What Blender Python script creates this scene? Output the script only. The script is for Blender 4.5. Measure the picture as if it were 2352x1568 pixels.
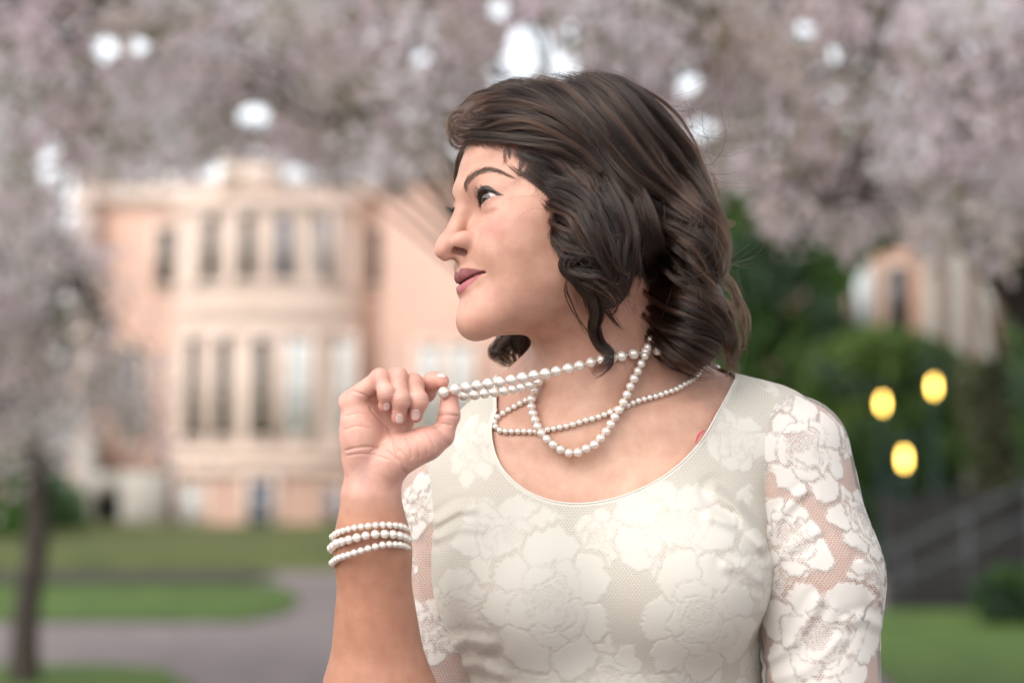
import bpy, bmesh, math, random
import numpy as np
from mathutils import Vector, Matrix

for _o in list(bpy.data.objects):
    bpy.data.objects.remove(_o)
SC = bpy.context.scene
COL = SC.collection
RNG = np.random.default_rng(11)

# ------------------------------------------------------------------ camera
CAM_H = 1.28
PITCH = math.radians(3.35)
FPX = 5553.0            # focal length in photo units (photo taken as 2352 x 1568)
SUBJ = 2.17
cam_d = bpy.data.cameras.new('camera')
cam_d.lens = 85.0
cam_d.sensor_width = 36.0
cam_d.clip_start = 0.05
cam_d.clip_end = 3000
cam = bpy.data.objects.new('camera', cam_d)
COL.objects.link(cam)
cam.location = (0, 0, CAM_H)
cam.rotation_euler = (math.radians(90) + PITCH, 0, 0)
cam_d.dof.use_dof = True
cam_d.dof.focus_distance = 2.115
cam_d.dof.aperture_fstop = 3.7
SC.camera = cam

# ------------------------------------------------------------------ sky and sun (bright overcast)
SUN_EL, SUN_AZ = math.radians(46), math.radians(218)   # azimuth clockwise from +Y (the view direction)
world = bpy.data.worlds.new('World')
SC.world = world
world.use_nodes = True
nt = world.node_tree
nt.nodes.clear()
w_out = nt.nodes.new('ShaderNodeOutputWorld')
w_bg = nt.nodes.new('ShaderNodeBackground')
w_sky = nt.nodes.new('ShaderNodeTexSky')
w_sky.sky_type = 'NISHITA'
w_sky.sun_disc = False
w_sky.sun_elevation = SUN_EL
w_sky.sun_rotation = SUN_AZ
w_sky.air_density = 1.0
w_sky.dust_density = 1.5
w_sky.ozone_density = 1.0
w_hsv = nt.nodes.new('ShaderNodeHueSaturation')      # cloud cover: greyer than a clear sky
w_hsv.inputs['Saturation'].default_value = 0.22
w_hsv.inputs['Value'].default_value = 1.0
nt.links.new(w_sky.outputs[0], w_hsv.inputs['Color'])
nt.links.new(w_hsv.outputs[0], w_bg.inputs[0])
w_bg.inputs[1].default_value = 0.15
nt.links.new(w_bg.outputs[0], w_out.inputs[0])

sun_d = bpy.data.lights.new('sun', 'SUN')
sun_d.energy = 0.85
sun_d.angle = math.radians(55)
sun_d.color = (1.0, 0.93, 0.85)
sun = bpy.data.objects.new('sun', sun_d)
COL.objects.link(sun)
_sd = Vector((math.sin(SUN_AZ) * math.cos(SUN_EL), math.cos(SUN_AZ) * math.cos(SUN_EL), math.sin(SUN_EL)))
sun.rotation_euler = _sd.to_track_quat('Z', 'Y').to_euler()
sun.location = (-3, -3, 6)

SC.view_settings.view_transform = 'Standard'
SC.view_settings.look = 'None'
SC.view_settings.exposure = 1.14
SC.view_settings.gamma = 1.0
SC.view_settings.use_curve_mapping = False
SC.render.engine = 'CYCLES'
SC.cycles.use_denoising = True
SC.cycles.max_bounces = 8
SC.cycles.transparent_max_bounces = 16
SC.cycles.sample_clamp_indirect = 6.0

# ------------------------------------------------------------------ helpers
_c, _s = math.cos(PITCH), math.sin(PITCH)

def W(u, v, Y):
    """world point that lies at depth Y and is seen at (u, v) of the photograph"""
    u = np.asarray(u, float); v = np.asarray(v, float); Y = np.asarray(Y, float)
    x = (u - 1176.0) / FPX
    yu = (784.0 - v) / FPX
    fy = _c - yu * _s
    fz = _s + yu * _c
    t = Y / fy
    return np.stack(np.broadcast_arrays(x * t, Y, CAM_H + fz * t), -1)

def UV(P):
    """inverse of W: (u, v) of world points"""
    P = np.asarray(P, float)
    dx, dy, dz = P[..., 0], P[..., 1], P[..., 2] - CAM_H
    f = dy * _c + dz * _s
    up = -dy * _s + dz * _c
    return np.stack([1176.0 + dx / f * FPX, 784.0 - up / f * FPX], -1)

def tag(o, label=None, cat=None, group=None, kind=None):
    if label: o['label'] = label
    if cat: o['category'] = cat
    if group: o['group'] = group
    if kind: o['kind'] = kind
    return o

def link(o, parent=None):
    COL.objects.link(o)
    if parent is not None:
        o.parent = parent
    return o

def empty(name, loc=(0, 0, 0)):
    o = bpy.data.objects.new(name, None)
    o.location = loc
    o.empty_display_size = 0.05
    COL.objects.link(o)
    return o

def mesh_np(name, V, F, mat=None, parent=None, smooth=True, attrs=None, uv=None):
    """V (n,3) world coordinates; F (m,3|4) array or a list of such arrays; the mesh is stored relative to the parent"""
    V = np.asarray(V, np.float32)
    if parent is not None:
        V = V - np.array(abs_loc(parent), np.float32)
    Fs = F if isinstance(F, list) else [F]
    Fs = [np.asarray(f, np.int32) for f in Fs if len(f)]
    me = bpy.data.meshes.new(name)
    me.vertices.add(len(V))
    me.vertices.foreach_set('co', V.ravel())
    nl = sum(f.size for f in Fs); nf = sum(len(f) for f in Fs)
    me.loops.add(nl)
    me.loops.foreach_set('vertex_index', np.concatenate([f.ravel() for f in Fs]))
    me.polygons.add(nf)
    tot = np.concatenate([np.full(len(f), f.shape[1], np.int32) for f in Fs])
    st = np.concatenate([[0], np.cumsum(tot)[:-1]]).astype(np.int32)
    me.polygons.foreach_set('loop_start', st)
    me.polygons.foreach_set('loop_total', tot)
    me.update(calc_edges=True)
    me.validate()
    if smooth:
        me.polygons.foreach_set('use_smooth', np.ones(len(me.polygons), bool))
    for k, a in (attrs or {}).items():
        a = np.asarray(a, np.float32)
        if a.ndim == 1:
            at = me.attributes.new(k, 'FLOAT', 'POINT'); at.data.foreach_set('value', a)
        elif a.shape[1] == 3:
            at = me.attributes.new(k, 'FLOAT_VECTOR', 'POINT'); at.data.foreach_set('vector', a.ravel())
        else:
            at = me.attributes.new(k, 'FLOAT_COLOR', 'POINT'); at.data.foreach_set('color', a.ravel())
    if mat: me.materials.append(mat)
    o = bpy.data.objects.new(name, me)
    link(o, parent)
    return o

def abs_loc(o):
    l = Vector(o.location)
    while o.parent is not None:
        o = o.parent
        l = l + Vector(o.location)
    return l

class MB:
    """collects simple solids into one mesh"""
    def __init__(self): self.V, self.F4, self.F3, self.n = [], [], [], 0
    def add(self, V, F):
        V = np.asarray(V, float); F = np.asarray(F, int)
        (self.F4 if F.shape[1] == 4 else self.F3).append(F + self.n)
        self.V.append(V); self.n += len(V)
    def box(self, lo, hi):
        x0, y0, z0 = lo; x1, y1, z1 = hi
        V = [(x0,y0,z0),(x1,y0,z0),(x1,y1,z0),(x0,y1,z0),(x0,y0,z1),(x1,y0,z1),(x1,y1,z1),(x0,y1,z1)]
        self.add(V, [(0,3,2,1),(4,5,6,7),(0,1,5,4),(1,2,6,5),(2,3,7,6),(3,0,4,7)])
        return self
    def prism(self, poly, y0, y1):
        """polygon in XZ extruded along Y (fan caps: keep it convex or star-shaped about its mean)"""
        poly = np.asarray(poly, float); n = len(poly); c = poly.mean(0)
        V = [(x, y0, z) for x, z in poly] + [(x, y1, z) for x, z in poly] + [(c[0], y0, c[1]), (c[0], y1, c[1])]
        F3 = [(2*n, i, (i+1) % n) for i in range(n)] + [(2*n+1, n+(i+1) % n, n+i) for i in range(n)]
        F4 = [(i, n+i, n+(i+1) % n, (i+1) % n) for i in range(n)]
        b = self.n
        self.V.append(np.array(V)); self.n += len(V)
        self.F3.append(np.array(F3)+b); self.F4.append(np.array(F4)+b)
        return self
    def tube(self, pts, rad, seg=8, cap=True):
        V, F4, F3 = tube_np(pts, rad, seg, cap)
        b = self.n; self.V.append(V); self.n += len(V)
        self.F4.append(F4+b)
        if len(F3): self.F3.append(F3+b)
        return self
    def lathe(self, prof, c=(0, 0, 0), seg=20):
        prof = np.asarray(prof, float); n = len(prof)
        a = np.linspace(0, 2*np.pi, seg, endpoint=False)
        V = np.stack([prof[:, None, 0]*np.cos(a), prof[:, None, 0]*np.sin(a), np.repeat(prof[:, 1:2], seg, 1)], -1).reshape(-1, 3)+np.array(c)
        i, j = np.meshgrid(np.arange(n-1), np.arange(seg), indexing='ij'); j2 = (j+1) % seg
        self.add(V, np.stack([i*seg+j, i*seg+j2, (i+1)*seg+j2, (i+1)*seg+j], -1).reshape(-1, 4))
        return self
    def build(self, name, mat, parent=None, smooth=False, attrs=None):
        V = np.concatenate(self.V)
        Fs = []
        if self.F4: Fs.append(np.concatenate(self.F4))
        if self.F3: Fs.append(np.concatenate(self.F3))
        return mesh_np(name, V, Fs, mat, parent, smooth, attrs)

def tube_np(pts, rad, seg=8, cap=True):
    pts = np.asarray(pts, float); n = len(pts)
    rad = np.broadcast_to(np.asarray(rad, float), (n,))
    T = np.gradient(pts, axis=0); T /= np.linalg.norm(T, axis=1)[:, None] + 1e-12
    up = np.array([0, 0, 1.0]) if abs(T[0, 2]) < 0.9 else np.array([1.0, 0, 0])
    N = np.zeros_like(T); p = up
    for i in range(n):
        p = p - T[i]*np.dot(p, T[i]); p /= np.linalg.norm(p)+1e-12; N[i] = p
    B = np.cross(T, N)
    a = np.linspace(0, 2*np.pi, seg, endpoint=False)
    V = (pts[:, None] + rad[:, None, None]*(N[:, None]*np.cos(a)[None, :, None] + B[:, None]*np.sin(a)[None, :, None])).reshape(-1, 3)
    i, j = np.meshgrid(np.arange(n-1), np.arange(seg), indexing='ij'); j2 = (j+1) % seg
    F4 = np.stack([i*seg+j, i*seg+j2, (i+1)*seg+j2, (i+1)*seg+j], -1).reshape(-1, 4)
    F3 = np.zeros((0, 3), int)
    if cap:
        V = np.concatenate([V, pts[:1], pts[-1:]])
        k = np.arange(seg); k2 = (k+1) % seg
        F3 = np.concatenate([np.stack([np.full(seg, n*seg), k2, k], -1), np.stack([np.full(seg, n*seg+1), (n-1)*seg+k, (n-1)*seg+k2], -1)])
    return V, F4, F3

def spline(P, n, closed=False):
    """Catmull-Rom resampling, n points evenly spread over arc length"""
    P = np.asarray(P, float)
    if len(P) == 2:
        t = np.linspace(0, 1, n)[:, None]; return P[0]*(1-t)+P[1]*t
    if closed: Q = np.concatenate([P[-1:], P, P[:2]])
    else: Q = np.concatenate([2*P[:1]-P[1:2], P, 2*P[-1:]-P[-2:-1]])
    out = []; m = 16
    t = np.linspace(0, 1, m, endpoint=False)[:, None]
    for i in range(len(Q)-3):
        a, b, c, d = Q[i:i+4]
        out.append(0.5*((2*b)+(-a+c)*t+(2*a-5*b+4*c-d)*t**2+(-a+3*b-3*c+d)*t**3))
    out = np.concatenate(out+[Q[-2:-1]])
    s = np.concatenate([[0], np.cumsum(np.linalg.norm(np.diff(out, axis=0), axis=1))])
    q = np.linspace(0, s[-1], n, endpoint=not closed)
    return np.stack([np.interp(q, s, out[:, k]) for k in range(P.shape[1])], -1)

# ------------------------------------------------------------------ node helpers
def new_mat(name):
    m = bpy.data.materials.new(name); m.use_nodes = True
    n = m.node_tree.nodes; b = n['Principled BSDF']
    return m, m.node_tree, b

def N(t, kind, **kw):
    n = t.nodes.new(kind)
    for k, v in kw.items():
        if k.startswith('i_'):
            key = k[2:].replace('_', ' ')
            n.inputs[key].default_value = v
        else: setattr(n, k, v)
    return n

def ramp(t, stops, src=None, interp='LINEAR'):
    r = t.nodes.new('ShaderNodeValToRGB'); r.color_ramp.interpolation = interp
    e = r.color_ramp.elements
    while len(e) < len(stops): e.new(0.5)
    for k, (p, c) in enumerate(stops):
        e[k].position = p; e[k].color = (*c, 1) if len(c) == 3 else c
    if src is not None: t.links.new(src, r.inputs[0])
    return r

def noise_mat(name, c1, c2, scale=4, rough=0.8, bump=0.0, detail=4, coord='Object', spec=0.3, bump_scale=None, c3=None):
    m, t, b = new_mat(name)
    tc = N(t, 'ShaderNodeTexCoord')
    nz = N(t, 'ShaderNodeTexNoise', i_Scale=scale, i_Detail=detail)
    t.links.new(tc.outputs[coord], nz.inputs['Vector'])
    st = [(0.3, c1), (0.7, c2)] if c3 is None else [(0.25, c1), (0.5, c2), (0.75, c3)]
    r = ramp(t, st, nz.outputs['Fac'])
    t.links.new(r.outputs[0], b.inputs['Base Color'])
    b.inputs['Roughness'].default_value = rough
    b.inputs['Specular IOR Level'].default_value = spec
    if bump:
        nb = N(t, 'ShaderNodeTexNoise', i_Scale=bump_scale or scale*5, i_Detail=5)
        t.links.new(tc.outputs[coord], nb.inputs['Vector'])
        bp = N(t, 'ShaderNodeBump', i_Strength=bump, i_Distance=0.02)
        t.links.new(nb.outputs['Fac'], bp.inputs['Height'])
        t.links.new(bp.outputs[0], b.inputs['Normal'])
    return m
# ------------------------------------------------------------------ distance-field sculpting
def smin(a, b, k):
    h = np.maximum(k-np.abs(a-b), 0)/k
    return np.minimum(a, b)-h*h*k*0.25

def smax(a, b, k): return -smin(-a, -b, k)

def ell(P, c, r):
    q = (P-np.asarray(c, P.dtype)); r = np.asarray(r, P.dtype)
    k0 = np.sqrt(((q/r)**2).sum(-1)); k1 = np.sqrt(((q/(r*r))**2).sum(-1))+1e-9
    return k0*(k0-1)/k1

def cap(P, a, b, ra, rb):
    a = np.asarray(a, P.dtype); b = np.asarray(b, P.dtype); ab = b-a
    t = np.clip(((P-a)@ab)/(ab@ab), 0, 1)
    d = P-a-t[:, None]*ab
    return np.sqrt((d*d).sum(-1))-(ra+t*(rb-ra))

def chain(P, pts, rads, k):
    d = None
    for i in range(len(pts)-1):
        e = cap(P, pts[i], pts[i+1], rads[i], rads[i+1])
        d = e if d is None else smin(d, e, k)
    return d

def surface_nets(f, lo, hi, h, lip=1.6, B=8, chunk=400000):
    """sparse surface nets of f(P)=0 in the box lo..hi at voxel size h"""
    lo = np.asarray(lo, np.float64); nb = np.ceil((np.asarray(hi)-lo)/(h*B)).astype(int)
    g = np.stack(np.meshgrid(*[np.arange(n) for n in nb], indexing='ij'), -1).reshape(-1, 3)
    cen = (lo+(g+0.5)*B*h).astype(np.float32)
    dc = np.concatenate([f(cen[i:i+chunk]) for i in range(0, len(cen), chunk)])
    g = g[np.abs(dc) < B*h*0.87*lip]
    n1 = B+1
    off = np.stack(np.meshgrid(*[np.arange(n1)]*3, indexing='ij'), -1).reshape(-1, 3)
    dims = nb*B+2
    keyf = lambda ijk: (ijk[..., 0]*dims[1]+ijk[..., 1])*dims[2]+ijk[..., 2]
    per = max(1, chunk//(n1**3))
    CK, CV, EX = [], [], [[], [], []]
    corners = np.array([(a, b, c) for a in (0, 1) for b in (0, 1) for c in (0, 1)])
    edges = [(a, b) for a in range(8) for b in range(a+1, 8) if np.abs(corners[a]-corners[b]).sum() == 1]
    for s in range(0, len(g), per):
        gb = g[s:s+per]
        ijk = gb[:, None]*B+off[None]
        D = f((lo+ijk.reshape(-1, 3)*h).astype(np.float32)).reshape(len(gb), n1, n1, n1)
        cs = [D[:, a:a+B, b:b+B, c:c+B] for a, b, c in corners]
        neg = sum((c < 0).astype(np.int8) for c in cs)
        idx = np.argwhere((neg > 0) & (neg < 8))
        if not len(idx): continue
        vals = np.stack([c[tuple(idx.T)] for c in cs], -1)
        acc = np.zeros((len(idx), 3)); cnt = np.zeros(len(idx))
        for a, b in edges:
            va, vb = vals[:, a], vals[:, b]
            x = (va < 0) != (vb < 0)
            t = np.where(x, va/np.where(x, va-vb, 1), 0)
            acc += np.where(x[:, None], corners[a]+t[:, None]*(corners[b]-corners[a]), 0); cnt += x
        base = gb[idx[:, 0]]*B+idx[:, 1:]
        CK.append(keyf(base)); CV.append(lo+(base+acc/cnt[:, None])*h)
        for ax in range(3):
            sl0 = [slice(None), slice(0, B), slice(0, B), slice(0, B)]; sl1 = list(sl0)
            sl1[ax+1] = slice(1, B+1)
            A0, A1 = D[tuple(sl0)], D[tuple(sl1)]
            e = np.argwhere((A0 < 0) != (A1 < 0))
            if len(e):
                EX[ax].append(np.concatenate([gb[e[:, 0]]*B+e[:, 1:], (A0[tuple(e.T)] < 0)[:, None]], 1))
    CK = np.concatenate(CK); CV = np.concatenate(CV)
    o = np.argsort(CK); CK = CK[o]; CV = CV[o]
    Q = []
    for ax in range(3):
        if not EX[ax]: continue
        E = np.concatenate(EX[ax]); b = E[:, :3]; sg = E[:, 3].astype(bool)
        u, w = [(1, 2), (2, 0), (0, 1)][ax]
        du = np.zeros(3, int); du[u] = 1; dw = np.zeros(3, int); dw[w] = 1
        ks = np.stack([keyf(b-du-dw), keyf(b-dw), keyf(b), keyf(b-du)], -1)
        p = np.clip(np.searchsorted(CK, ks), 0, len(CK)-1)
        ok = (CK[p] == ks).all(1)
        p = p[ok]; sg = sg[ok]
        p[~sg] = p[~sg][:, ::-1]
        Q.append(p)
    return CV, np.concatenate(Q)

def grad(f, P, e=4e-4):
    P = P.astype(np.float32); G = np.zeros_like(P)
    for k in range(3):
        d = np.zeros(3, np.float32); d[k] = e
        G[:, k] = (f(P+d)-f(P-d))/(2*e)
    return G

def project(f, P, it=2, step=0.9):
    P = P.astype(np.float32)
    for _ in range(it):
        d = f(P); G = grad(f, P)
        P = P-step*np.clip(d, -2e-3, 2e-3)[:, None]*G/np.maximum((G*G).sum(1), 0.2)[:, None]
    return P

def refine(V, Q, mask, f):
    """split quads whose corners are all in mask into four; fans at the border"""
    fm = mask[Q].all(1)
    R, K = Q[fm], Q[~fm]
    E = np.concatenate([R[:, [i, (i+1) % 4]] for i in range(4)]); E.sort(1)
    ue, inv = np.unique(E, axis=0, return_inverse=True); inv = inv.ravel()
    n = len(V); m = len(R)
    mid = 0.5*(V[ue[:, 0]]+V[ue[:, 1]])
    cen = V[R].mean(1)
    V2 = np.concatenate([V, mid, cen])
    e = inv.reshape(4, m).T+n
    c = np.arange(m)+n+len(ue)
    quads = np.concatenate([np.stack([R[:, i], e[:, i], c, e[:, i-1]], -1) for i in range(4)])
    # border: split kept quads that touch a refined edge into polygons -> triangles around their centre
    ekey = ue[:, 0].astype(np.int64)*n+ue[:, 1]
    KE = np.stack([np.sort(K[:, [i, (i+1) % 4]], 1) for i in range(4)], 1)
    kk = KE[..., 0].astype(np.int64)*n+KE[..., 1]
    pos = np.clip(np.searchsorted(ekey, kk), 0, max(len(ekey)-1, 0))
    hit = ekey[pos] == kk
    bq = hit.any(1)
    tris = []; extra = []; nv = len(V2)
    for q, h_, p_ in zip(K[bq], hit[bq], pos[bq]):
        ring = []
        for i in range(4):
            ring.append(q[i])
            if h_[i]: ring.append(n+p_[i])
        extra.append(V[q].mean(0)); ci = nv+len(extra)-1
        for i in range(len(ring)): tris.append((ring[i], ring[(i+1) % len(ring)], ci))
    if extra: V2 = np.concatenate([V2, np.array(extra)])
    new = np.zeros(len(V2), bool); new[n:] = True; new[:n] = mask
    V2[new] = project(f, V2[new])
    return V2, np.concatenate([K[~bq], quads]), np.array(tris, int).reshape(-1, 3)
# ------------------------------------------------------------------ materials of the setting
M = {}
M['path'] = noise_mat('path_brick', (.14, .115, .11), (.215, .175, .17), 3, .85)
M['lawn'] = noise_mat('lawn_grass', (.038, .075, .009), (.085, .145, .018), 2.2, .9, bump=.6, bump_scale=40)
M['slope'] = noise_mat('slope_grass', (.05, .07, .016), (.105, .115, .03), 1.2, .9, bump=.5, bump_scale=30)
M['soil'] = noise_mat('bed_soil', (.035, .028, .022), (.06, .05, .04), 3, .95)
def brick_wall(name, c1, c2, cm, sx=1.0):
    m, t, b = new_mat(name)
    tc = N(t, 'ShaderNodeTexCoord')
    mp = N(t, 'ShaderNodeMapping'); mp.inputs['Rotation'].default_value = (math.radians(90), 0, 0)
    t.links.new(tc.outputs['Object'], mp.inputs['Vector'])
    br = N(t, 'ShaderNodeTexBrick', i_Scale=1.0)
    br.inputs['Color1'].default_value = (*c1, 1); br.inputs['Color2'].default_value = (*c2, 1); br.inputs['Mortar'].default_value = (*cm, 1)
    br.inputs['Brick Width'].default_value = .22; br.inputs['Row Height'].default_value = .075; br.inputs['Mortar Size'].default_value = .012
    t.links.new(mp.outputs[0], br.inputs['Vector'])
    nz = N(t, 'ShaderNodeTexNoise', i_Scale=.5, i_Detail=4)
    t.links.new(tc.outputs['Object'], nz.inputs['Vector'])
    mx = N(t, 'ShaderNodeMixRGB', blend_type='MULTIPLY'); mx.inputs[0].default_value = .5
    r = ramp(t, [(.3, (.75, .72, .7)), (.7, (1.1, 1.05, 1.0))], nz.outputs['Fac'])
    t.links.new(br.outputs['Color'], mx.inputs[1]); t.links.new(r.outputs[0], mx.inputs[2])
    t.links.new(mx.outputs[0], b.inputs['Base Color']); b.inputs['Roughness'].default_value = .85
    return m
M['brick'] = brick_wall('pink_brick', (.60, .335, .255), (.52, .285, .22), (.60, .49, .41))
M['brick2'] = brick_wall('orange_brick', (.55, .28, .17), (.45, .22, .14), (.5, .4, .33))
M['stone'] = noise_mat('cream_stone', (.62, .49, .41), (.71, .57, .49), 1.5, .8)
M['stone2'] = noise_mat('grey_stone', (.32, .29, .25), (.44, .40, .35), 2, .85)
M['step'] = noise_mat('dark_step_stone', (.026, .025, .024), (.05, .047, .045), 3, .8)
M['metal'] = noise_mat('dark_green_metal', (.012, .03, .024), (.02, .045, .035), 8, .45)
M['rail'] = noise_mat('grey_rail_metal', (.05, .055, .055), (.08, .09, .09), 8, .45)
M['roof'] = noise_mat('slate_roof', (.10, .10, .11), (.16, .15, .16), 3, .7)
def glass(name, col, rough=.08):
    m, t, b = new_mat(name); b.inputs['Base Color'].default_value = (*col, 1); b.inputs['Roughness'].default_value = rough
    b.inputs['Specular IOR Level'].default_value = .6
    return m
M['glass_dark'] = glass('window_glass_dark', (.02, .022, .025))
M['glass_blue'] = glass('window_glass_blue', (.07, .10, .16))
M['glass_reflect'] = glass('window_glass_reflect', (.62, .66, .66), .3)  # pale panes: white reflections painted into the glass colour
M['frame'] = glass('window_frame_paint', (.42, .36, .30), .5)
M['bark'] = noise_mat('cherry_bark', (.03, .024, .02), (.075, .06, .048), 14, .9, bump=.6)
def leafy(name, attr='tint', trans=.35, rough=.6):
    m, t, b = new_mat(name)
    a = N(t, 'ShaderNodeAttribute', attribute_name=attr)
    t.links.new(a.outputs['Color'], b.inputs['Base Color']); b.inputs['Roughness'].default_value = rough
    b.inputs['Specular IOR Level'].default_value = .25
    tr = N(t, 'ShaderNodeBsdfTranslucent'); t.links.new(a.outputs['Color'], tr.inputs['Color'])
    mx = N(t, 'ShaderNodeMixShader'); mx.inputs[0].default_value = trans
    o = t.nodes['Material Output']
    t.links.new(b.outputs[0], mx.inputs[1]); t.links.new(tr.outputs[0], mx.inputs[2]); t.links.new(mx.outputs[0], o.inputs['Surface'])
    return m
M['petal'] = leafy('blossom_petals', trans=.6)
M['leaf'] = leafy('green_leaves', trans=.4)
def lamp_mat():
    m, t, b = new_mat('lamp_glow'); b.inputs['Base Color'].default_value = (.9, .7, .3, 1)
    b.inputs['Emission Color'].default_value = (1, .60, .11, 1); b.inputs['Emission Strength'].default_value = LAMP_E
    return m
LAMP_E = 8.0
M['lamp'] = lamp_mat()

# ------------------------------------------------------------------ ground
def sheet(name, poly, z, mat, label=None, kind='structure'):
    """flat polygon, given in world x, y"""
    bm = bmesh.new(); vs = [bm.verts.new((x, y, z)) for x, y in poly]; bm.faces.new(vs)
    bmesh.ops.triangulate(bm, faces=bm.faces)
    me = bpy.data.meshes.new(name); bm.to_mesh(me); bm.free(); me.materials.append(mat)
    o = bpy.data.objects.new(name, me); link(o); o['kind'] = kind
    if label: o['label'] = label
    return o
def gx(u, D): return (u-1176.0)/FPX*D
sheet('path', [(-300, -60), (300, -60), (300, 600), (-300, 600)], 0, M['path'], 'wide pinkish brick path running across the campus ground')
rnd = [(gx(560, 22.4), 22.4), (gx(650, 23.6), 23.6), (gx(690, 26), 26), (gx(680, 28.5), 28.5), (gx(620, 30.6), 30.6)]
sheet('lawn', [(-60, 22.4)]+rnd+[(-60, 30.6)], .02, M['lawn'], 'bright green lawn strip with a rounded end beside the path')
sheet('lawn', [(-60, 3), (gx(450, 6), 3), (gx(455, 15), 15), (gx(380, 16.6), 16.6), (gx(250, 17), 17), (-60, 17.2)], .02, M['lawn'], 'dark green lawn corner around the foot of the slender tree')
sheet('lawn', [(gx(1990, 12), 6), (60, 6), (60, 24.3), (gx(2030, 24.3), 24.3), (gx(1900, 22), 22)], .02, M['lawn'], 'green lawn at the foot of the dark stone steps')
sheet('planting_bed', [(-60, 31.0), (gx(560, 31), 31.0), (gx(640, 33), 33.0), (gx(600, 35.3), 35.3), (-60, 35.3)], .03, M['soil'], 'dark bare planting bed behind the bright lawn strip')
# raised bank of grass before the hall
bk = MB()
xs = np.linspace(-60, 8, 35); ys = np.array([35.5, 36.0, 40, 46, 53, 57.2]); zz = np.array([-.05, .16, .25, .32, .34, .34])
Vb = np.array([(x, y, z+.04*math.sin(x*.9+y*.4)*(k > 1)) for k, (y, z) in enumerate(zip(ys, zz)) for x in xs])
nx = len(xs)
bk.add(Vb, [(r*nx+i, r*nx+i+1, (r+1)*nx+i+1, (r+1)*nx+i) for r in range(len(ys)-1) for i in range(nx-1)])
o = bk.build('lawn', M['slope'], smooth=True); tag(o, 'olive green grass bank in front of the pink brick hall', kind='structure')

# ------------------------------------------------------------------ pink brick hall
BY = 58.0
MPX = BY/FPX
def bx(u): return (u-1176.0)*MPX
def bz(v): return float(W(1176, v, BY)[2])
hall = empty('brick_hall', (bx(600), BY, 0))
tag(hall, 'pink brick hall with cream stone trim, a tall window bay and notched parapet', 'building')
def rect(mb, u0, u1, v0, v1, ya, yb):
    mb.box((bx(u0), ya, bz(v1)), (bx(u1), yb, bz(v0)))
wall = MB(); rect(wall, 215, 1500, 470, 1262, BY, BY+9)
rect(wall, 880, 1500, 430, 1262, BY-1.0, BY-.003)
wall.build('wall', M['brick'], hall)
# bow-fronted bay, five storeys of faces
BAY = [(395, 0.0), (450, -.75), (600, -1.15), (720, -1.1), (815, -.7), (850, 0.0)]
bayw = MB()
poly = [(bx(u), BY+dy-.004) for u, dy in BAY]
def bay_band(mb, v0, v1, out=0.0):
    n = len(poly); P = [(x, y-out) for x, y in poly]
    V = [(x, y, bz(v1)) for x, y in P]+[(x, y, bz(v0)) for x, y in P]
    mb.add(V, [(i, i+1, n+i+1, n+i) for i in range(n-1)])
    V2 = V+[(P[0][0], BY+.5, bz(v0)), (P[-1][0], BY+.5, bz(v0)), (P[0][0], BY+.5, bz(v1)), (P[-1][0], BY+.5, bz(v1))]
    for z in (bz(v0), bz(v1)):
        Vc = [(x, y, z) for x, y in P]+[(P[-1][0], BY+.5, z), (P[0][0], BY+.5, z)]
        c = np.mean(Vc, 0); m_ = len(Vc)
        mb.add(Vc+[c], [(i, (i+1) % m_, m_) for i in range(m_)])
bay_band(bayw, 462, 1262); bayw.build('bay_wall', M['stone'], hall)
for v0, v1, out in ((655, 668, .12), (708, 722, .16), (760, 772, .12), (1036, 1050, .14), (1072, 1086, .2), (470, 486, .2)):
    mb = MB(); bay_band(mb, v0, v1, out); mb.build('string_course', M['stone'], hall)
def bay_y(u):
    us = [b[0] for b in BAY]; dy = [b[1] for b in BAY]
    return BY+float(np.interp(u, us, dy))
# brick panel between the floors of the bay
for u0, u1, v0, v1 in ((405, 845, 1090, 1250),):
    mb = MB(); bay_band(mb, v0, v1, .06); mb.build('brick_base', M['brick'], hall)
def window(uc, w, v0, v1, pane, y, transoms=(.5,), arch=False, surround=14):
    """stone surround > frame with panes, mullion bars"""
    fr = MB(); y0 = y-.10
    s = surround
    for a, b, c, d in ((uc-w/2-s, uc-w/2, v0-s, v1+s*.7), (uc+w/2, uc+w/2+s, v0-s, v1+s*.7), (uc-w/2, uc+w/2, v0-s, v0), (uc-w/2, uc+w/2, v1, v1+s*.7)):
        fr.box((bx(a), y0, bz(d)), (bx(b), y0+.45, bz(c)))
    f = fr.build('window', M['stone'], hall)
    pn = MB(); pn.box((bx(uc-w/2), y0+.06, bz(v1)), (bx(uc+w/2), y0+.10, bz(v0))); pn.build('pane', pane, f)
    br = MB()
    for tfrac in transoms:
        vv = v0+(v1-v0)*tfrac
        br.box((bx(uc-w/2), y0+.01, bz(vv+2.5)), (bx(uc+w/2), y0+.055, bz(vv-2.5)))
    br.box((bx(uc-1.5), y0+.02, bz(v1)), (bx(uc+1.5), y0+.05, bz(v0)))
    br.build('glazing_bar', M['frame'], f)
for uc, pane in ((495, 'glass_dark'), (580, 'glass_dark'), (660, 'glass_blue'), (745, 'glass_blue')):
    window(uc, 36, 505, 652, M[pane], bay_y(uc), (.45,))
window(380, 40, 525, 655, M['glass_dark'], BY, (.5,)); window(862, 36, 525, 655, M['glass_dark'], BY, (.5,))
for uc, pane, w in ((455, 'glass_dark', 30), (527, 'glass_dark', 38), (613, 'glass_dark', 38), (695, 'glass_reflect', 50), (790, 'glass_reflect', 46)):
    window(uc, w, 785, 1005, M[pane], bay_y(uc), (.28, .52, .72))
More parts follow.
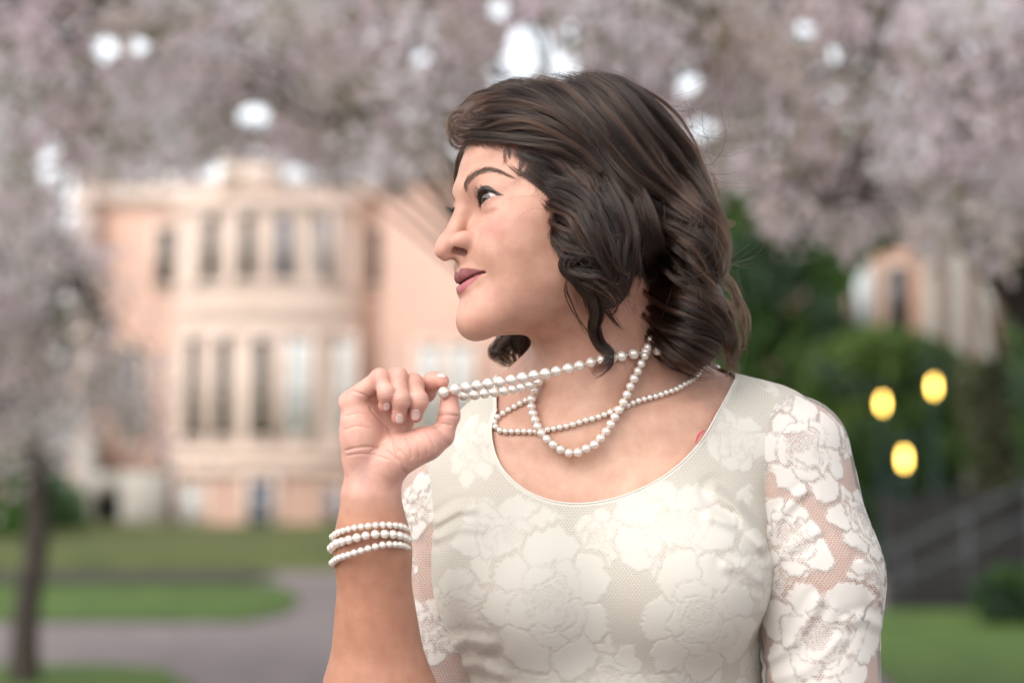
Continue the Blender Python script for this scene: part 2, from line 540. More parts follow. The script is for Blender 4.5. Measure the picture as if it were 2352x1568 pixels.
window(455, 48, 1115, 1215, M['glass_reflect'], bay_y(455)-.06, (.5,)); window(612, 54, 1105, 1225, M['glass_blue'], bay_y(612)-.06, (.35, .6)); window(765, 44, 1120, 1215, M['glass_blue'], bay_y(765)-.06, (.5,))
window(990, 44, 800, 1000, M['glass_reflect'], BY-1.0, (.3, .6)); window(1060, 44, 800, 1000, M['glass_reflect'], BY-1.0, (.3, .6)); window(300, 40, 800, 1000, M['glass_dark'], BY, (.3, .6))
# parapet with a notched gable
par = MB()
rect(par, 215, 880, 432, 470, BY-.1, BY+.5)
for u0 in range(225, 500, 52): rect(par, u0, u0+28, 410, 432, BY-.1, BY+.5)
rect(par, 516, 566, 318, 462, BY-1.0, BY-.4); rect(par, 604, 655, 318, 462, BY-1.0, BY-.4); rect(par, 566, 604, 385, 462, BY-1.0, BY-.4)
for u0 in range(665, 880, 52): rect(par, u0, u0+28, 410, 432, BY-.1, BY+.5)
rect(par, 880, 1500, 372, 430, BY-1.1, BY-.5)
for u0 in range(890, 1500, 60): rect(par, u0, u0+34, 348, 372, BY-1.1, BY-.5)
par.build('parapet', M['stone'], hall)
# corner buttress and its finial
qn = MB(); rect(qn, 172, 215, 372, 1262, BY-.3, BY+.4)
for k in range(14): rect(qn, 166, 224, 390+k*62, 420+k*62, BY-.35, BY+.3)
qn.build('corner_quoins', M['stone'], hall)
fn = MB(); fn.lathe([(.28, 0), (.28, .25), (.16, .3), (.2, .6), (.06, 1.1), (0, 1.3)], (bx(194), BY, bz(372)), 10); fn.build('finial', M['stone'], hall, True)
rf = MB(); rf.add([(bx(215), BY+.6, bz(440)), (bx(1500), BY+.6, bz(440)), (bx(1500), BY+7, bz(330)), (bx(215), BY+7, bz(330))], [(0, 1, 2, 3)]); rf.build('roof', M['roof'], hall)
# porch at the left
pc = MB(); rect(pc, 296, 400, 1082, 1262, BY-1.2, BY-.3); rect(pc, 205, 236, 1010, 1262, BY-1.2, BY-.3); rect(pc, 236, 296, 1085, 1135, BY-1.2, BY-.3)
pc.build('porch', M['stone2'], hall)
dr = MB(); rect(dr, 236, 296, 1135, 1250, BY-.5, BY-.4); d_ = dr.build('door', M['glass_dark'], hall)
hd = MB(); hd.box((bx(284), BY-.56, bz(1200)), (bx(288), BY-.5, bz(1190))); hd.build('handle', M['metal'], d_)

# ------------------------------------------------------------------ brick block seen through the evergreens on the right
B2 = 46.0
def b2(u, v): return np.array([(u-1176)*B2/FPX, B2, float(W(1176, v, B2)[2])])
blk = empty('brick_block', (b2(2150, 0)[0], B2, 0)); tag(blk, 'orange brick block with pale columns glimpsed through the evergreen trees', 'building')
def rect2(mb, u0, u1, v0, v1, ya, yb):
    p, q = b2(u0, v1), b2(u1, v0); mb.box((p[0], B2+ya, p[2]), (q[0], B2+yb, q[2]))
mb = MB(); rect2(mb, 1700, 2700, 380, 1258, 0, 8); mb.build('wall', M['brick2'], blk)
for u0 in (2120, 2180, 2240, 2300, 2360, 2420):
    mb = MB(); rect2(mb, u0, u0+32, 420, 1255, -.5, -.004); mb.build('column', M['stone2'], blk)
for u0 in (1740, 1850, 1958, 2040):
    mb = MB(); rect2(mb, u0-8, u0+52, 600, 775, -.06, -.003); f = mb.build('window', M['stone'], blk)
    mb = MB(); rect2(mb, u0, u0+44, 612, 768, -.09, -.063); mb.build('pane', M['glass_reflect'] if u0 == 1958 else M['glass_dark'], f)
mb = MB(); rect2(mb, 1690, 2710, 360, 380, -.3, 8.2); mb.build('roof', M['roof'], blk)

# ------------------------------------------------------------------ trees
def shard_cloud(C, size, tint, rng, tri=False):
    """one small bent leaf or petal per centre"""
    n = len(C)
    a = rng.normal(size=(n, 3)); a /= np.linalg.norm(a, axis=1)[:, None]
    b = rng.normal(size=(n, 3)); b -= a*(a*b).sum(1)[:, None]; b /= np.linalg.norm(b, axis=1)[:, None]
    c = np.cross(a, b)
    s = (size*rng.uniform(.6, 1.3, n))[:, None]
    V = np.stack([C-a*s, C+b*s*.62+c*s*.15, C+a*s, C-b*s*.62+c*s*.15], 1).reshape(-1, 3)
    F = np.arange(4*n).reshape(n, 4)
    col = np.repeat(np.concatenate([tint, np.ones((n, 1))], 1), 4, 0)
    return V, F, col

GAPS = [(1222, 110, 84), (1165, 170, 62), (1285, 165, 58), (243, 112, 46), (150, 75, 32), (320, 105, 34), (582, 272, 50), (1314, 75, 32), (1842, 75, 38), (1575, 186, 44), (1143, 20, 36),
        (1610, 300, 40), (960, 130, 34), (1920, 125, 26), (1985, 150, 22), (200, 190, 24), (1170, 1120, 1)]
def in_gap(P, grow=1.0):
    uv = UV(P); m = np.zeros(len(P), bool)
    for u, v, r in GAPS: m |= (uv[:, 0]-u)**2+(uv[:, 1]-v)**2 < (r*.74*grow)**2
    return m

def poly_in(poly, p):
    poly = np.asarray(poly, float); x, y = p[..., 0], p[..., 1]; r = np.zeros(x.shape, bool)
    j = len(poly)-1
    for i in range(len(poly)):
        xi, yi = poly[i]; xj, yj = poly[j]
        r ^= ((yi > y) != (yj > y)) & (x < (xj-xi)*(y-yi)/(yj-yi+1e-12)+xi)
        j = i
    return r

def sample_poly(poly, n, rng):
    poly = np.asarray(poly, float); lo, hi = poly.min(0), poly.max(0); out = []
    while sum(map(len, out)) < n:
        p = rng.uniform(lo, hi, (n*2, 2)); out.append(p[poly_in(poly, p)])
    return np.concatenate(out)[:n]

PINK = np.array([(.92, .80, .85), (.90, .74, .80), (.82, .68, .71), (.93, .86, .89), (.70, .60, .56)])
def cherry(base, fork_h, rad, regions, label, seed, fl=(0, .3), droop=False, over=None):
    """regions: list of (polygon in photo units, depth range, sprays, lean (du, dv) of the sprays)"""
    rng = np.random.default_rng(seed)
    root = empty('cherry_tree', (base[0], base[1], 0)); tag(root, label, 'tree', 'blossoming cherry trees')
    fork = np.array([base[0]+fl[0], base[1]+fl[1], fork_h])
    b0 = np.array([base[0], base[1], 0])
    pts = spline(np.array([b0+(0, 0, -.1), b0+(0.02, 0, .5), b0*.5+fork*.5+(.05, 0, 0), fork]), 12)
    tr = MB(); tr.tube(pts, np.concatenate([[rad*1.7, rad*1.25], np.linspace(rad*1.05, rad*.8, 10)]), 12); tr.build('trunk', M['bark'], root, True)
    limbs = MB(); C, T = [], []
    for poly, (d0, d1), n, (lu, lv) in regions+([over] if over else []):
        if poly is None:                       # unseen boughs above the frame, added to shade what lies below
            hubs = rng.uniform(d0, d1, (n, 3))
        else:
            uv = sample_poly(poly, n, rng)
            D = rng.uniform(d0, d1, n)
            hubs = W(uv[:, 0], uv[:, 1], D)
        hubs = np.concatenate([hubs[:, :2], np.maximum(hubs[:, 2:], .7)], 1)
        # a few main limbs, the sprays join the nearest of them
        k = max(2, n//9); mains = hubs[rng.choice(n, k, False)]
        for m in mains:
            mid = fork*.45+m*.55+np.array([0, 0, .25+.12*np.linalg.norm(m-fork)])
            lp = spline(np.array([fork-(0, 0, .1), mid, m]), 10)
            if not in_gap(spline(lp, 60), 1.35).any(): limbs.tube(lp, np.linspace(rad*.27, rad*.09, 10)*(.45 if poly is None else 1), 7)
        for h in hubs:
            m = mains[np.argmin(((mains-h)**2).sum(1))]
            if not in_gap(np.array([h]), 1.2)[0] and np.linalg.norm(m-h) > .05:
                limbs.tube(spline(np.array([m, (m+h)/2+(0, 0, .1), h]), 6), np.linspace(rad*.14, rad*.05, 6), 5)
            sc = np.linalg.norm(h)/FPX
            dirn = np.array([lu*sc, rng.normal(0, .15), -lv*sc]) + rng.normal(0, .18, 3)
            L = rng.uniform(.35, .8)
            tip = h+dirn
            q = rng.uniform(0, 1, int(88*L/.5))
            cc = h+q[:, None]*(tip-h)+np.array([0, 0, -.12])*(q**2)[:, None]+rng.normal(0, 1, (len(q), 3))*np.array([.09, .12, .075])
            base_t = PINK[rng.integers(0, len(PINK))]*rng.uniform(.72, 1.08)
            t = base_t*(1+rng.normal(0, .10, (len(q), 1)))
            leaf = rng.uniform(size=len(q)) < rng.choice([.03, .08, .16, .36])
            t[leaf] = np.array([.22, .20, .09])*rng.uniform(.6, 1.3, (leaf.sum(), 1))
            C.append(cc); T.append(np.clip(t, .01, .9))
    C = np.concatenate(C); T = np.concatenate(T)
    ok = ~in_gap(C); uvC = UV(C)
    if not droop: ok &= uvC[:, 1] < np.interp(uvC[:, 0], VL[:, 0], VL[:, 1])+rng.normal(0, 22, len(C))+25*np.sin(uvC[:, 0]*.035+seed)
    C, T = C[ok], T[ok]
    V, F, col = shard_cloud(C, np.full(len(C), .031), T, rng)
    limbs.build('limb', M['bark'], root, True)
    o = mesh_np('blossom', V, F, M['petal'], root, False, {'tint': col}); o['kind'] = 'stuff'
    return root

TOP = [(-250, -260), (2600, -260), (2600, 120), (-250, 120)]
VL = np.array([(-400, 430), (0, 420), (200, 415), (300, 415), (420, 385), (500, 345), (540, 335), (600, 330), (650, 350), (700, 400), (800, 430), (900, 430), (1000, 380), (1060, 330), (1640, 400), (1700, 440), (1760, 510), (1850, 550), (1950, 560), (2020, 545), (2080, 550), (2150, 590), (2250, 610), (2352, 590), (2800, 600)], float)
cherry((gx(60, 15.5), 15.5), 1.9, .085, [
    ([(-260, 430), (120, 430), (240, 640), (345, 830), (330, 900), (200, 930), (60, 960), (-260, 980)], (13.5, 17.5), 74, (40, 60)),
    ([(-260, -130), (430, -130), (420, 130), (200, 270), (110, 640), (-260, 700)], (12.5, 17.5), 95, (40, 60))],
    'slender cherry tree with a dark trunk on the lawn at the left edge', 5, droop=True)
cherry((gx(1480, 13), 13), 2.1, .12, [
    ([(380, -130), (1200, -130), (1200, 250), (1040, 300), (720, 350), (650, 280), (520, 270), (420, 290)], (10.5, 15), 165, (50, 40)),
    ([(1150, -130), (1750, -130), (1720, 420), (1560, 400), (1150, 250)], (10.5, 15), 105, (60, 50))],
    'broad cherry tree behind the woman with its crown over the hall', 7, over=(None, ((-3.2, 2.3, 3.3), (3.6, 8.5, 4.5)), 230, (50, 30)))  # over: unseen boughs added overhead to keep sky light off the woman
cherry((gx(2460, 12), 12), 2.0, .13, [
    ([(1650, -130), (2640, -130), (2640, 560), (2352, 620), (2160, 610), (2020, 560), (1850, 600), (1730, 520), (1660, 300)], (9.5, 15), 250, (80, 70))],
    'wide cherry tree drooping in from the right over the evergreens', 9, over=(None, ((2.6, 9.5, 6.6), (9.5, 23, 7.8)), 170, (60, 40)))  # over: unseen boughs added to darken the right lawn and shrubs
cherry((gx(-420, 10.5), 10.5), 2.0, .12, [
    ([(-420, -130), (420, -130), (330, 180), (150, 330), (-420, 420)], (8.5, 12), 75, (60, 40))],
    'cherry tree standing past the left side with branches reaching in', 13)
cherry((gx(1330, 27), 27), 2.6, .14, [
    ([(360, -120), (1300, -120), (1150, 330), (960, 400), (780, 410), (680, 300), (400, 290)], (23, 30), 160, (40, 30)),
    ([(180, 180), (540, 180), (500, 320), (400, 380), (330, 360), (190, 350)], (20, 30), 75, (30, 30)),
    ([(170, 330), (430, 330), (400, 385), (300, 395), (180, 385)], (18, 28), 26, (30, 20)),
    ([(400, 290), (770, 290), (740, 400), (660, 340), (500, 340), (420, 390)], (18, 28), 45, (30, 25))],
    'farther cherry tree near the hall front with pale blossom', 17)

GRN = np.array([(.048, .10, .024), (.062, .125, .03), (.090, .15, .042), (.058, .098, .056)])
def bush(name, label, group, poly, dr_, n, size, cols, seed, stem=None, crown='crown'):
    rng = np.random.default_rng(seed)
    uv = sample_poly(poly, n, rng); D = rng.uniform(*dr_, n)
    C = W(uv[:, 0], uv[:, 1], D); C = C[C[:, 2] > .03]
    # clumps: light and dark growth
    k = rng.choice(len(C), 40); cl = C[k]; ct = cols[rng.integers(0, len(cols), 40)]*rng.uniform(.7, 1.4, (40, 1))
    near = np.argmin(((C[:, None]-cl[None])**2).sum(-1), 1)
    # leaves gather towards their clump
    C = C+(cl[near]-C)*rng.uniform(0, .35, (len(C), 1))
    T = ct[near]*(1+rng.normal(0, .2, (len(C), 1)))
    p = np.asarray(poly, float); uc = p[:, 0].mean(); Dm = np.mean(dr_)
    root = empty(name, (gx(uc, Dm), Dm, 0)); tag(root, label, 'tree' if 'tree' in name else 'shrub', group)
    V, F, col = shard_cloud(C, np.full(len(C), size), np.clip(T, .004, .5), rng)
    o = mesh_np(crown, V, F, M['leaf'], root, False, {'tint': col}); o['kind'] = 'stuff'
    top = C[:, 2].max()*.8
    tr = MB(); tr.tube(np.array([(gx(uc, Dm), Dm, -.05), (gx(uc, Dm)+.05, Dm, top*.5), (gx(uc, Dm), Dm, top)]), [top*.018+.02, top*.012+.015, .01], 8)
    for k in range(5):
        e = C[rng.integers(0, len(C))]; s0 = np.array([gx(uc, Dm), Dm, top*rng.uniform(.2, .6)]); tr.tube(np.array([s0, (s0+e)/2+(0, 0, .1), e]), [top*.012+.01, .012, .006], 6)
    tr.build('trunk' if 'tree' in name else 'stem', M['bark'], root, True)
    return root
bush('evergreen_tree', 'dark evergreen tree right behind the woman\'s hair', 'evergreen trees on the right', [(1600, 420), (1760, 360), (1900, 470), (1950, 760), (1960, 1180), (1640, 1180)], (38, 43), 11000, .11, GRN, 21)
bush('evergreen_tree', 'tall dark evergreen tree between the two brick openings', 'evergreen trees on the right', [(1850, 430), (2050, 380), (2110, 545), (1985, 600), (1930, 700), (1950, 800), (1860, 800)], (38, 43), 5500, .11, GRN, 22)
bush('evergreen_tree', 'evergreen tree at the right edge with a thin open crown', 'evergreen trees on the right', [(2160, 420), (2420, 330), (2460, 1100), (2330, 1100), (2300, 700), (2200, 560)], (31, 36), 3800, .10, GRN, 23)
bush('laurel_shrub', 'bright green laurel shrub below the pale window', 'shrubs on the right', [(1850, 800), (1990, 740), (2110, 760), (2200, 800), (2240, 900), (2230, 1050), (1960, 1060), (1840, 960)], (35, 38), 8000, .08, GRN*np.array([1.1, 1.0, .9]), 24)
bush('laurel_shrub', 'dark laurel shrub beside the lower yellow lamp', 'shrubs on the right', [(1880, 1010), (2020, 960), (2200, 1000), (2230, 1180), (2060, 1290), (1940, 1260)], (33.5, 35), 7000, .07, GRN*.8, 25)
bush('laurel_shrub', 'green shrub behind the stair rail at the right edge', 'shrubs on the right', [(2180, 830), (2300, 820), (2460, 900), (2460, 1130), (2230, 1130)], (33, 36), 6000, .08, np.array([(.07, .085, .03), (.06, .10, .025), (.09, .095, .05)]), 26)
bush('laurel_shrub', 'small green shrub growing next to the bottom step', 'shrubs on the right', [(2230, 1340), (2300, 1300), (2470, 1310), (2470, 1420), (2250, 1420)], (21.5, 22.6), 2500, .05, GRN*1.3, 27)
bush('boxwood_shrub', 'green shrub beside the grey stone porch', 'shrubs on the left', [(-200, 1090), (60, 1070), (190, 1120), (205, 1235), (-200, 1240)], (50, 55), 5000, .12, GRN*1.6, 28)
bush('boxwood_shrub', 'dark shrub behind the slender trunk at the left edge', 'shrubs on the left', [(-240, 900), (20, 950), (90, 1060), (60, 1230), (-240, 1230)], (44, 49), 5000, .12, GRN*1.5, 29)

# far belt of trees round the lawn, seen as one mass
_r = np.random.default_rng(77)
_n = 16000
_a = np.radians(_r.uniform(-75, 75, _n)); _R = _r.uniform(84, 104, _n)
_h = 7.5+2.5*np.sin(_a*23)+1.8*np.sin(_a*51+1)
_C = np.stack([np.sin(_a)*_R, np.cos(_a)*_R, _r.uniform(.02, 1, _n)**.8*_h+.1], -1)
_T = GRN[_r.integers(0, 4, _n)]*_r.uniform(.6, 1.2, (_n, 1)); _pk = np.sin(_a*17) > .45; _T[_pk] = PINK[_r.integers(0, 5, _pk.sum())]*.8
_V, _F, _tc = shard_cloud(_C, np.full(_n, .62), _T, _r)
o = mesh_np('treeline', _V, _F, M['leaf'], None, False, {'tint': _tc}); tag(o, 'far belt of green and blossoming trees round the lawn', kind='stuff')

# ------------------------------------------------------------------ steps with rails
st = empty('stone_steps', (gx(2260, 24.5), 24.5, 0)); tag(st, 'dark stone steps climbing behind the lawn at the lower right', 'steps')
for k in range(9):
    y0 = 24.5+k*.36
    mb = MB(); mb.box((gx(2040, 24.5)+.05*k, y0, .13*k+.001*k), (gx(2700, 24.5), y0+.375, .13*(k+1)-.02)); mb.box((gx(2040, 24.5)+.05*k-.02, y0-.03, .13*(k+1)-.02), (gx(2700, 24.5), y0+.375, .13*(k+1)))
    mb.build('step', M['step'], st)
hr = empty('handrail', (gx(2100, 24.2), 24.2, 0)); tag(hr, 'grey metal handrail sloping up beside the dark steps', 'handrail')
for zo in (0, -.35):
    mb = MB(); mb.tube(np.array([W(2020, 1275, 24.2)+(0, 0, zo), W(2360, 1112, 24.6)+(0, 0, zo), W(2700, 950, 25)+(0, 0, zo)]), .022, 8); mb.build('rail', M['rail'], hr, True)
for u, v in ((2075, 1249), (2222, 1178), (2370, 1108)):
    p = W(u, v, 24.35); mb = MB(); mb.tube(np.array([(p[0], p[1], 0), p]), .02, 8); mb.build('post', M['rail'], hr, True)

# ------------------------------------------------------------------ lamps
def lamp(u, v, D, label):
    p = W(u, v, D); r0 = empty('street_lamp', (p[0], D, 0)); tag(r0, label, 'street lamp', 'yellow street lamps')
    zb = p[2]-.14
    mb = MB(); mb.lathe([(.13, 0), (.13, .12), (.09, .18), (.085, .5), (.055, .56), (.05, zb-.12), (.08, zb-.08), (.05, zb-.02), (.0, zb)], (p[0], D, 0), 14); mb.build('post', M['metal'], r0, True)
    g = MB(); g.lathe([(0, -.10), (.02, -.092), (.032, -.05), (.034, 0), (.031, .055), (.02, .092), (0, .10)], tuple(p), 16); g.build('globe', M['lamp'], r0, True)
    c = MB(); c.lathe([(0, .28), (.012, .25), (.03, .20), (.12, .165), (.125, .15), (0, .15)], tuple(p), 16); c.build('lamp_cap', M['metal'], r0, True)
    cg = MB()
    for k in range(4):
        a = math.pi/4+k*math.pi/2
        cg.tube(np.array([p+(.05*math.cos(a), .05*math.sin(a), -.14), p+(.115*math.cos(a), .115*math.sin(a), .155)]), .006, 5)
    cg.build('cage', M['metal'], r0, True)
lamp(2145, 888, 31.0, 'lit yellow street lamp on a dark green post, highest of three')
lamp(2027, 926, 33.0, 'lit yellow street lamp next to the white lace shoulder')
lamp(2077, 1053, 27.2, 'lit yellow street lamp lowest of three, just above the rail')
# ------------------------------------------------------------------ the woman: head frame (mm: x her left, y forward, z up; 0 at eye level between the ears)
H_YAW, H_ROLL, H_PIT = math.radians(66), math.radians(9), math.radians(2)
HO = W(1284, 494, 2.172)
_F = np.array([-math.sin(H_YAW), -math.cos(H_YAW), 0.0]); _L = np.array([math.cos(H_YAW), -math.sin(H_YAW), 0.0]); _Z = np.array([0, 0, 1.0])
HL = _L*math.cos(H_ROLL)+_Z*math.sin(H_ROLL)
_U = _Z*math.cos(H_ROLL)-_L*math.sin(H_ROLL)
HF = _F*math.cos(H_PIT)+_U*math.sin(H_PIT)
HU = _U*math.cos(H_PIT)-_F*math.sin(H_PIT)
HM = np.stack([HL, HF, HU], 0)            # rows: local axes in world

def to_head(P): return ((P-HO) @ HM.T)*1000.0
def from_head(L): return HO+np.asarray(L, float)/1000.0 @ HM

# landmarks: where a point of the plain head is seen in the photograph -> smooth warp of the head
LM = LANDMARKS = [
    ((0, 122, -42), (1001, 571)), ((0, 99, -57), (1048, 611)), ((0, 106, -68), (1047, 632)), ((6, 104, -64.5), (1058, 617)),
    ((0, 105.2, -79), (1051, 666)), ((27, 89, -73), (1127, 626)), ((19.5, 94, -45), (1096, 557)), ((14, 103, -53), (1072, 574)),
    ((0, 95, 3), (1055, 472)), ((0, 107, -18), (1036, 507)), ((0, 94, 14), (1052, 446)), ((0, 91, 45), (1066, 372)), ((0, 100.5, -99), (1054, 728)),
    ((0, 86, -112), (1090, 772)), ((0, 98, -89), (1060, 698)), ((31.5, 88.5, -1), (1112, 457)), ((16, 83, -3), (1102, 481)), ((46, 78, 1), (1150, 445)),
    ((18, 92, 12), (1073, 428)), ((38, 87, 22), (1119, 390)), ((56, 70, 16), (1175, 404)),
]
_ld = None
WK = {}
def build_warp(lms, sig=26.0):
    if not lms:
        WK['n'] = 0; return
    src = np.array([l[0] for l in lms], float)
    tl = []
    C0 = to_head(np.array([0, 0, CAM_H]))
    for q, l in zip(src, lms):                       # slide along the sight line until the point keeps its distance from the median plane
        C1 = to_head(W(l[1][0], l[1][1], 2.0)); dr = C1-C0
        t = (q[0]-C0[0])/dr[0]
        tl.append(C0+t*dr)
    tl = np.array(tl)
    d = src-tl
    off = tl[:, 0] > 0.5                             # both halves of the face alike
    mir = np.array([-1.0, 1, 1])
    tl = np.concatenate([tl, tl[off]*mir]); d = np.concatenate([d, d[off]*mir])
    A = np.exp(-((tl[:, None]-tl[None])**2).sum(-1)/(2*sig*sig))+np.eye(len(tl))*0.03
    WK['n'] = len(tl); WK['c'] = tl.astype(np.float32); WK['w'] = np.linalg.solve(A, d).astype(np.float32); WK['s'] = sig
    WK['d'] = d

def disp(Lp):
    if WK.get('n', 0) == 0: return np.zeros_like(Lp)
    out = np.zeros_like(Lp)
    for c, w in zip(WK['c'], WK['w']):
        out += np.exp(-((Lp-c)**2).sum(-1)/(2*WK['s']**2))[:, None]*w
    return out

def fwd(src):
    """head-local anatomical point -> warped head-local point"""
    src = np.atleast_2d(np.asarray(src, float)); p = src.copy()
    for _ in range(12): p = src-disp(p)
    return p

def hw(src):
    """head-local anatomical point -> world"""
    return from_head(fwd(src))

EYE = np.array([31.5, 76.5, -1.0]); EYE_R = 12.0

def head_mm(Pl):
    """distance (mm) to the plain head in head-local mm"""
    P = Pl.copy(); xs = P[:, 0].copy()
    P[:, 0] = np.abs(P[:, 0])
    d = ell(P, (0, -8, 34), (73, 90, 76))
    d = smin(d, ell(P, (0, 34, 42), (62, 55, 50)), 22)
    d = smin(d, ell(P, (0, 28, -38), (58, 56, 64)), 25)
    d = smin(d, ell(P, (0, 24, 0), (65, 56, 40)), 25)
    d = smin(d, ell(P, (0, 66, 13), (46, 26, 17)), 16)
    d = smin(d, ell(P, (40, 54, -24), (24, 26, 17)), 24)
    d = smin(d, ell(P, (30, 64, -42), (27, 25, 25)), 24)
    d = smin(d, ell(P, (0, 66, -40), (32, 26, 30)), 20)
    d = smin(d, ell(P, (0, 74, -66), (36, 27, 25)), 16)
    d = smin(d, cap(P, (48, 0, -22), (43, 10, -62), 10, 10), 30)
    d = smin(d, cap(P, (43, 10, -62), (14, 74, -96), 11, 14), 30)
    d = smin(d, ell(P, (34, 44, -58), (22, 34, 26)), 24)
    d = smin(d, ell(P, (0, 30, -76), (40, 52, 28)), 24)
    d = smin(d, ell(P, (28, 87.6, -57), (11.5, 11, 13)), 12)                 # smiling cheek beside the mouth
    d = smin(d, ell(P, (0, 86, -101), (17, 14.5, 14)), 14)
    # eye sockets
    d = smax(d, -ell(P, (33, 98, -1), (21, 15, 11.5)), 12)
    d = smax(d, -ell(P, (17, 97, -4), (7, 10, 11)), 9)
    # nose
    n = cap(P, (0, 86, 6), (0, 108.6, -36), 7.8, 8.6)
    n = smin(n, ell(P, (0, 112, -41.5), (10.6, 10.4, 9.8)), 6)
    n = smin(n, ell(P, (13.0, 98.2, -41.5), (8.4, 14.4, 9.8)), 3.2)
    n = smin(n, cap(P, (0, 110, -50), (0, 97, -55), 4.2, 4.5), 5)
    d = smin(d, n, 5.5)
    d = smax(d, -ell(P, (8.8, 103.6, -50.0), (4.5, 7.6, 5.8)), 1.0)
    # crease behind the wing of the nose, and the smile fold
    # lips
    up = chain(P, [(0, 99.8, -69), (6, 99.9, -68.4), (15, 96.6, -69.3), (27, 88, -73)], [3.8, 3.9, 3.3, 1.5], 3)
    lo = chain(P, [(0, 98.8, -78.0), (10, 97.4, -77.4), (19, 93.5, -75.6), (27, 87.8, -73.4)], [3.9, 3.7, 2.8, 1.3], 3)
    d = smin(d, up, 5)
    d = smin(d, lo, 5)
    zs = -74.4+P[:, 0]*0.04
    gr = np.maximum(np.maximum(np.abs(P[:, 2]-zs)-0.7, -(d+1.8)), np.maximum(P[:, 0]-28, 84-P[:, 1]))
    d = smax(d, -gr, 1.6)
    d = smax(d, -ell(P, (0, 107.5, -60), (3.2, 4.0, 6)), 4)         # philtrum
    d = smin(d, ell(P, (33, 81.5, -11.5), (14, 6, 4)), 5)             # lower lid fold
    # eyelids
    lid = ell(P, EYE, (13.6, 13.6, 13.6))
    lid = smin(lid, ell(P, EYE+np.array([0, 0.4, 5.0]), (14.2, 13.6, 10.6)), 3)
    d = smin(d, lid, 5)
    xx, zz = P[:, 0]-EYE[0], P[:, 2]-EYE[2]
    xx = xx+0.5
    zt = zz-0.10*xx                    # outer corner a little higher
    R = 24.0; 
    c1 = np.sqrt(xx**2+(zt+R-4.5)**2)-R      # upper lid margin (circle through +5.0)
    c2 = np.sqrt(xx**2+(zt-R+3.4)**2)-R
    lens = smax(c1, c2, 1.0)
    lens = np.maximum(lens, EYE[1]+2-P[:, 1])
    d = smax(d, -lens, 1.2)
    return d

def head_sdf(Pw):
    L = to_head(Pw).astype(np.float32)
    r = np.sqrt((L*L).sum(-1))
    out = (r-150.0).astype(np.float32)
    m = r < 190
    if m.any():
        l = L[m]
        out[m] = head_mm(l+disp(l))
    return out/1000.0

# ------------------------------------------------------------------ the rest of the body (metres, world)
def w_(u, v, Y): return W(u, v, Y)
MM = 0.001
HAND_Y = 2.035
def hz(x, y, dy=0.0):
    """a point of the raised hand"""
    return W(735.0+x*0.35169, 790.1+y*0.35169, HAND_Y+dy*MM)

FINGERS = dict(
    pinky=([hz(190, 375, 0), hz(392, 222, -12), hz(436, 325, -21), hz(424, 402, -16)], [9.0, 7.2, 6.5, 5.6]),
    ring=([hz(290, 345, 8), hz(508, 218, -9), hz(530, 365, -21), hz(512, 480, -15)], [9.0, 7.6, 6.9, 6.0]),
    middle=([hz(410, 345, 14), hz(608, 262, -2), hz(640, 370, -13), hz(622, 462, -9)], [9.0, 8.1, 7.7, 6.6]),
    index=([hz(560, 430, 24), hz(690, 310, 22), hz(735, 245, 12), hz(792, 243, 5)], [9.0, 8.0, 7.4, 6.6]),
    thumb=([hz(690, 650, -1), hz(800, 600, 0), hz(846, 465, 0), hz(846, 350, 4)], [11.6, 9.3, 8.6, 7.5]),
)

def hand_sdf(P):
    d = cap(P, hz(235, 740, 4), hz(222, 400, 0), .0120, .0112)
    d = smin(d, cap(P, hz(310, 760, 6), hz(300, 380, 8), .0125, .0108), .010)
    d = smin(d, cap(P, hz(380, 760, 8), hz(415, 380, 14), .0125, .0105), .010)
    d = smin(d, cap(P, hz(440, 750, 10), hz(560, 450, 22), .012, .010), .010)
    d = smin(d, ell(P, hz(265, 590, -3), (.0165, .013, .023)), .008)          # heel of the hand
    d = smin(d, cap(P, hz(470, 770, 0), hz(690, 655, -4), .0155, .0132), .007)   # ball of the thumb
    d = smin(d, cap(P, hz(520, 690, 0), hz(700, 640, -3), .0125, .0115), .008)
    fing = None
    for nm, (pts, r) in FINGERS.items():
        f = chain(P, pts, [x*MM for x in r], .0035)
        if nm != 'thumb':
            for q, rr in ((pts[1], r[1]), (pts[2], r[2])):
                f = smin(f, np.sqrt(((P-q.astype(P.dtype))**2).sum(-1))-(rr*1.04)*MM, .004)
            # pad of the last joint
        if nm == 'thumb': d = smin(d, f, .007)
        else: fing = f if fing is None else smin(fing, f, .0012)
    d = smin(d, fing, .004)
    for pl, r_ in HAND_LINES:
        lo_, hi_ = pl.min(0)-.004, pl.max(0)+.004
        m = ((P > lo_) & (P < hi_)).all(1)
        if m.any():
            Q = P[m]; c = None
            for i in range(len(pl)-1):
                e = cap(Q, pl[i], pl[i+1], r_, r_); c = e if c is None else np.minimum(c, e)
            d[m] = smax(d[m], -c, .0016)
    return d
HAND_LINES = []
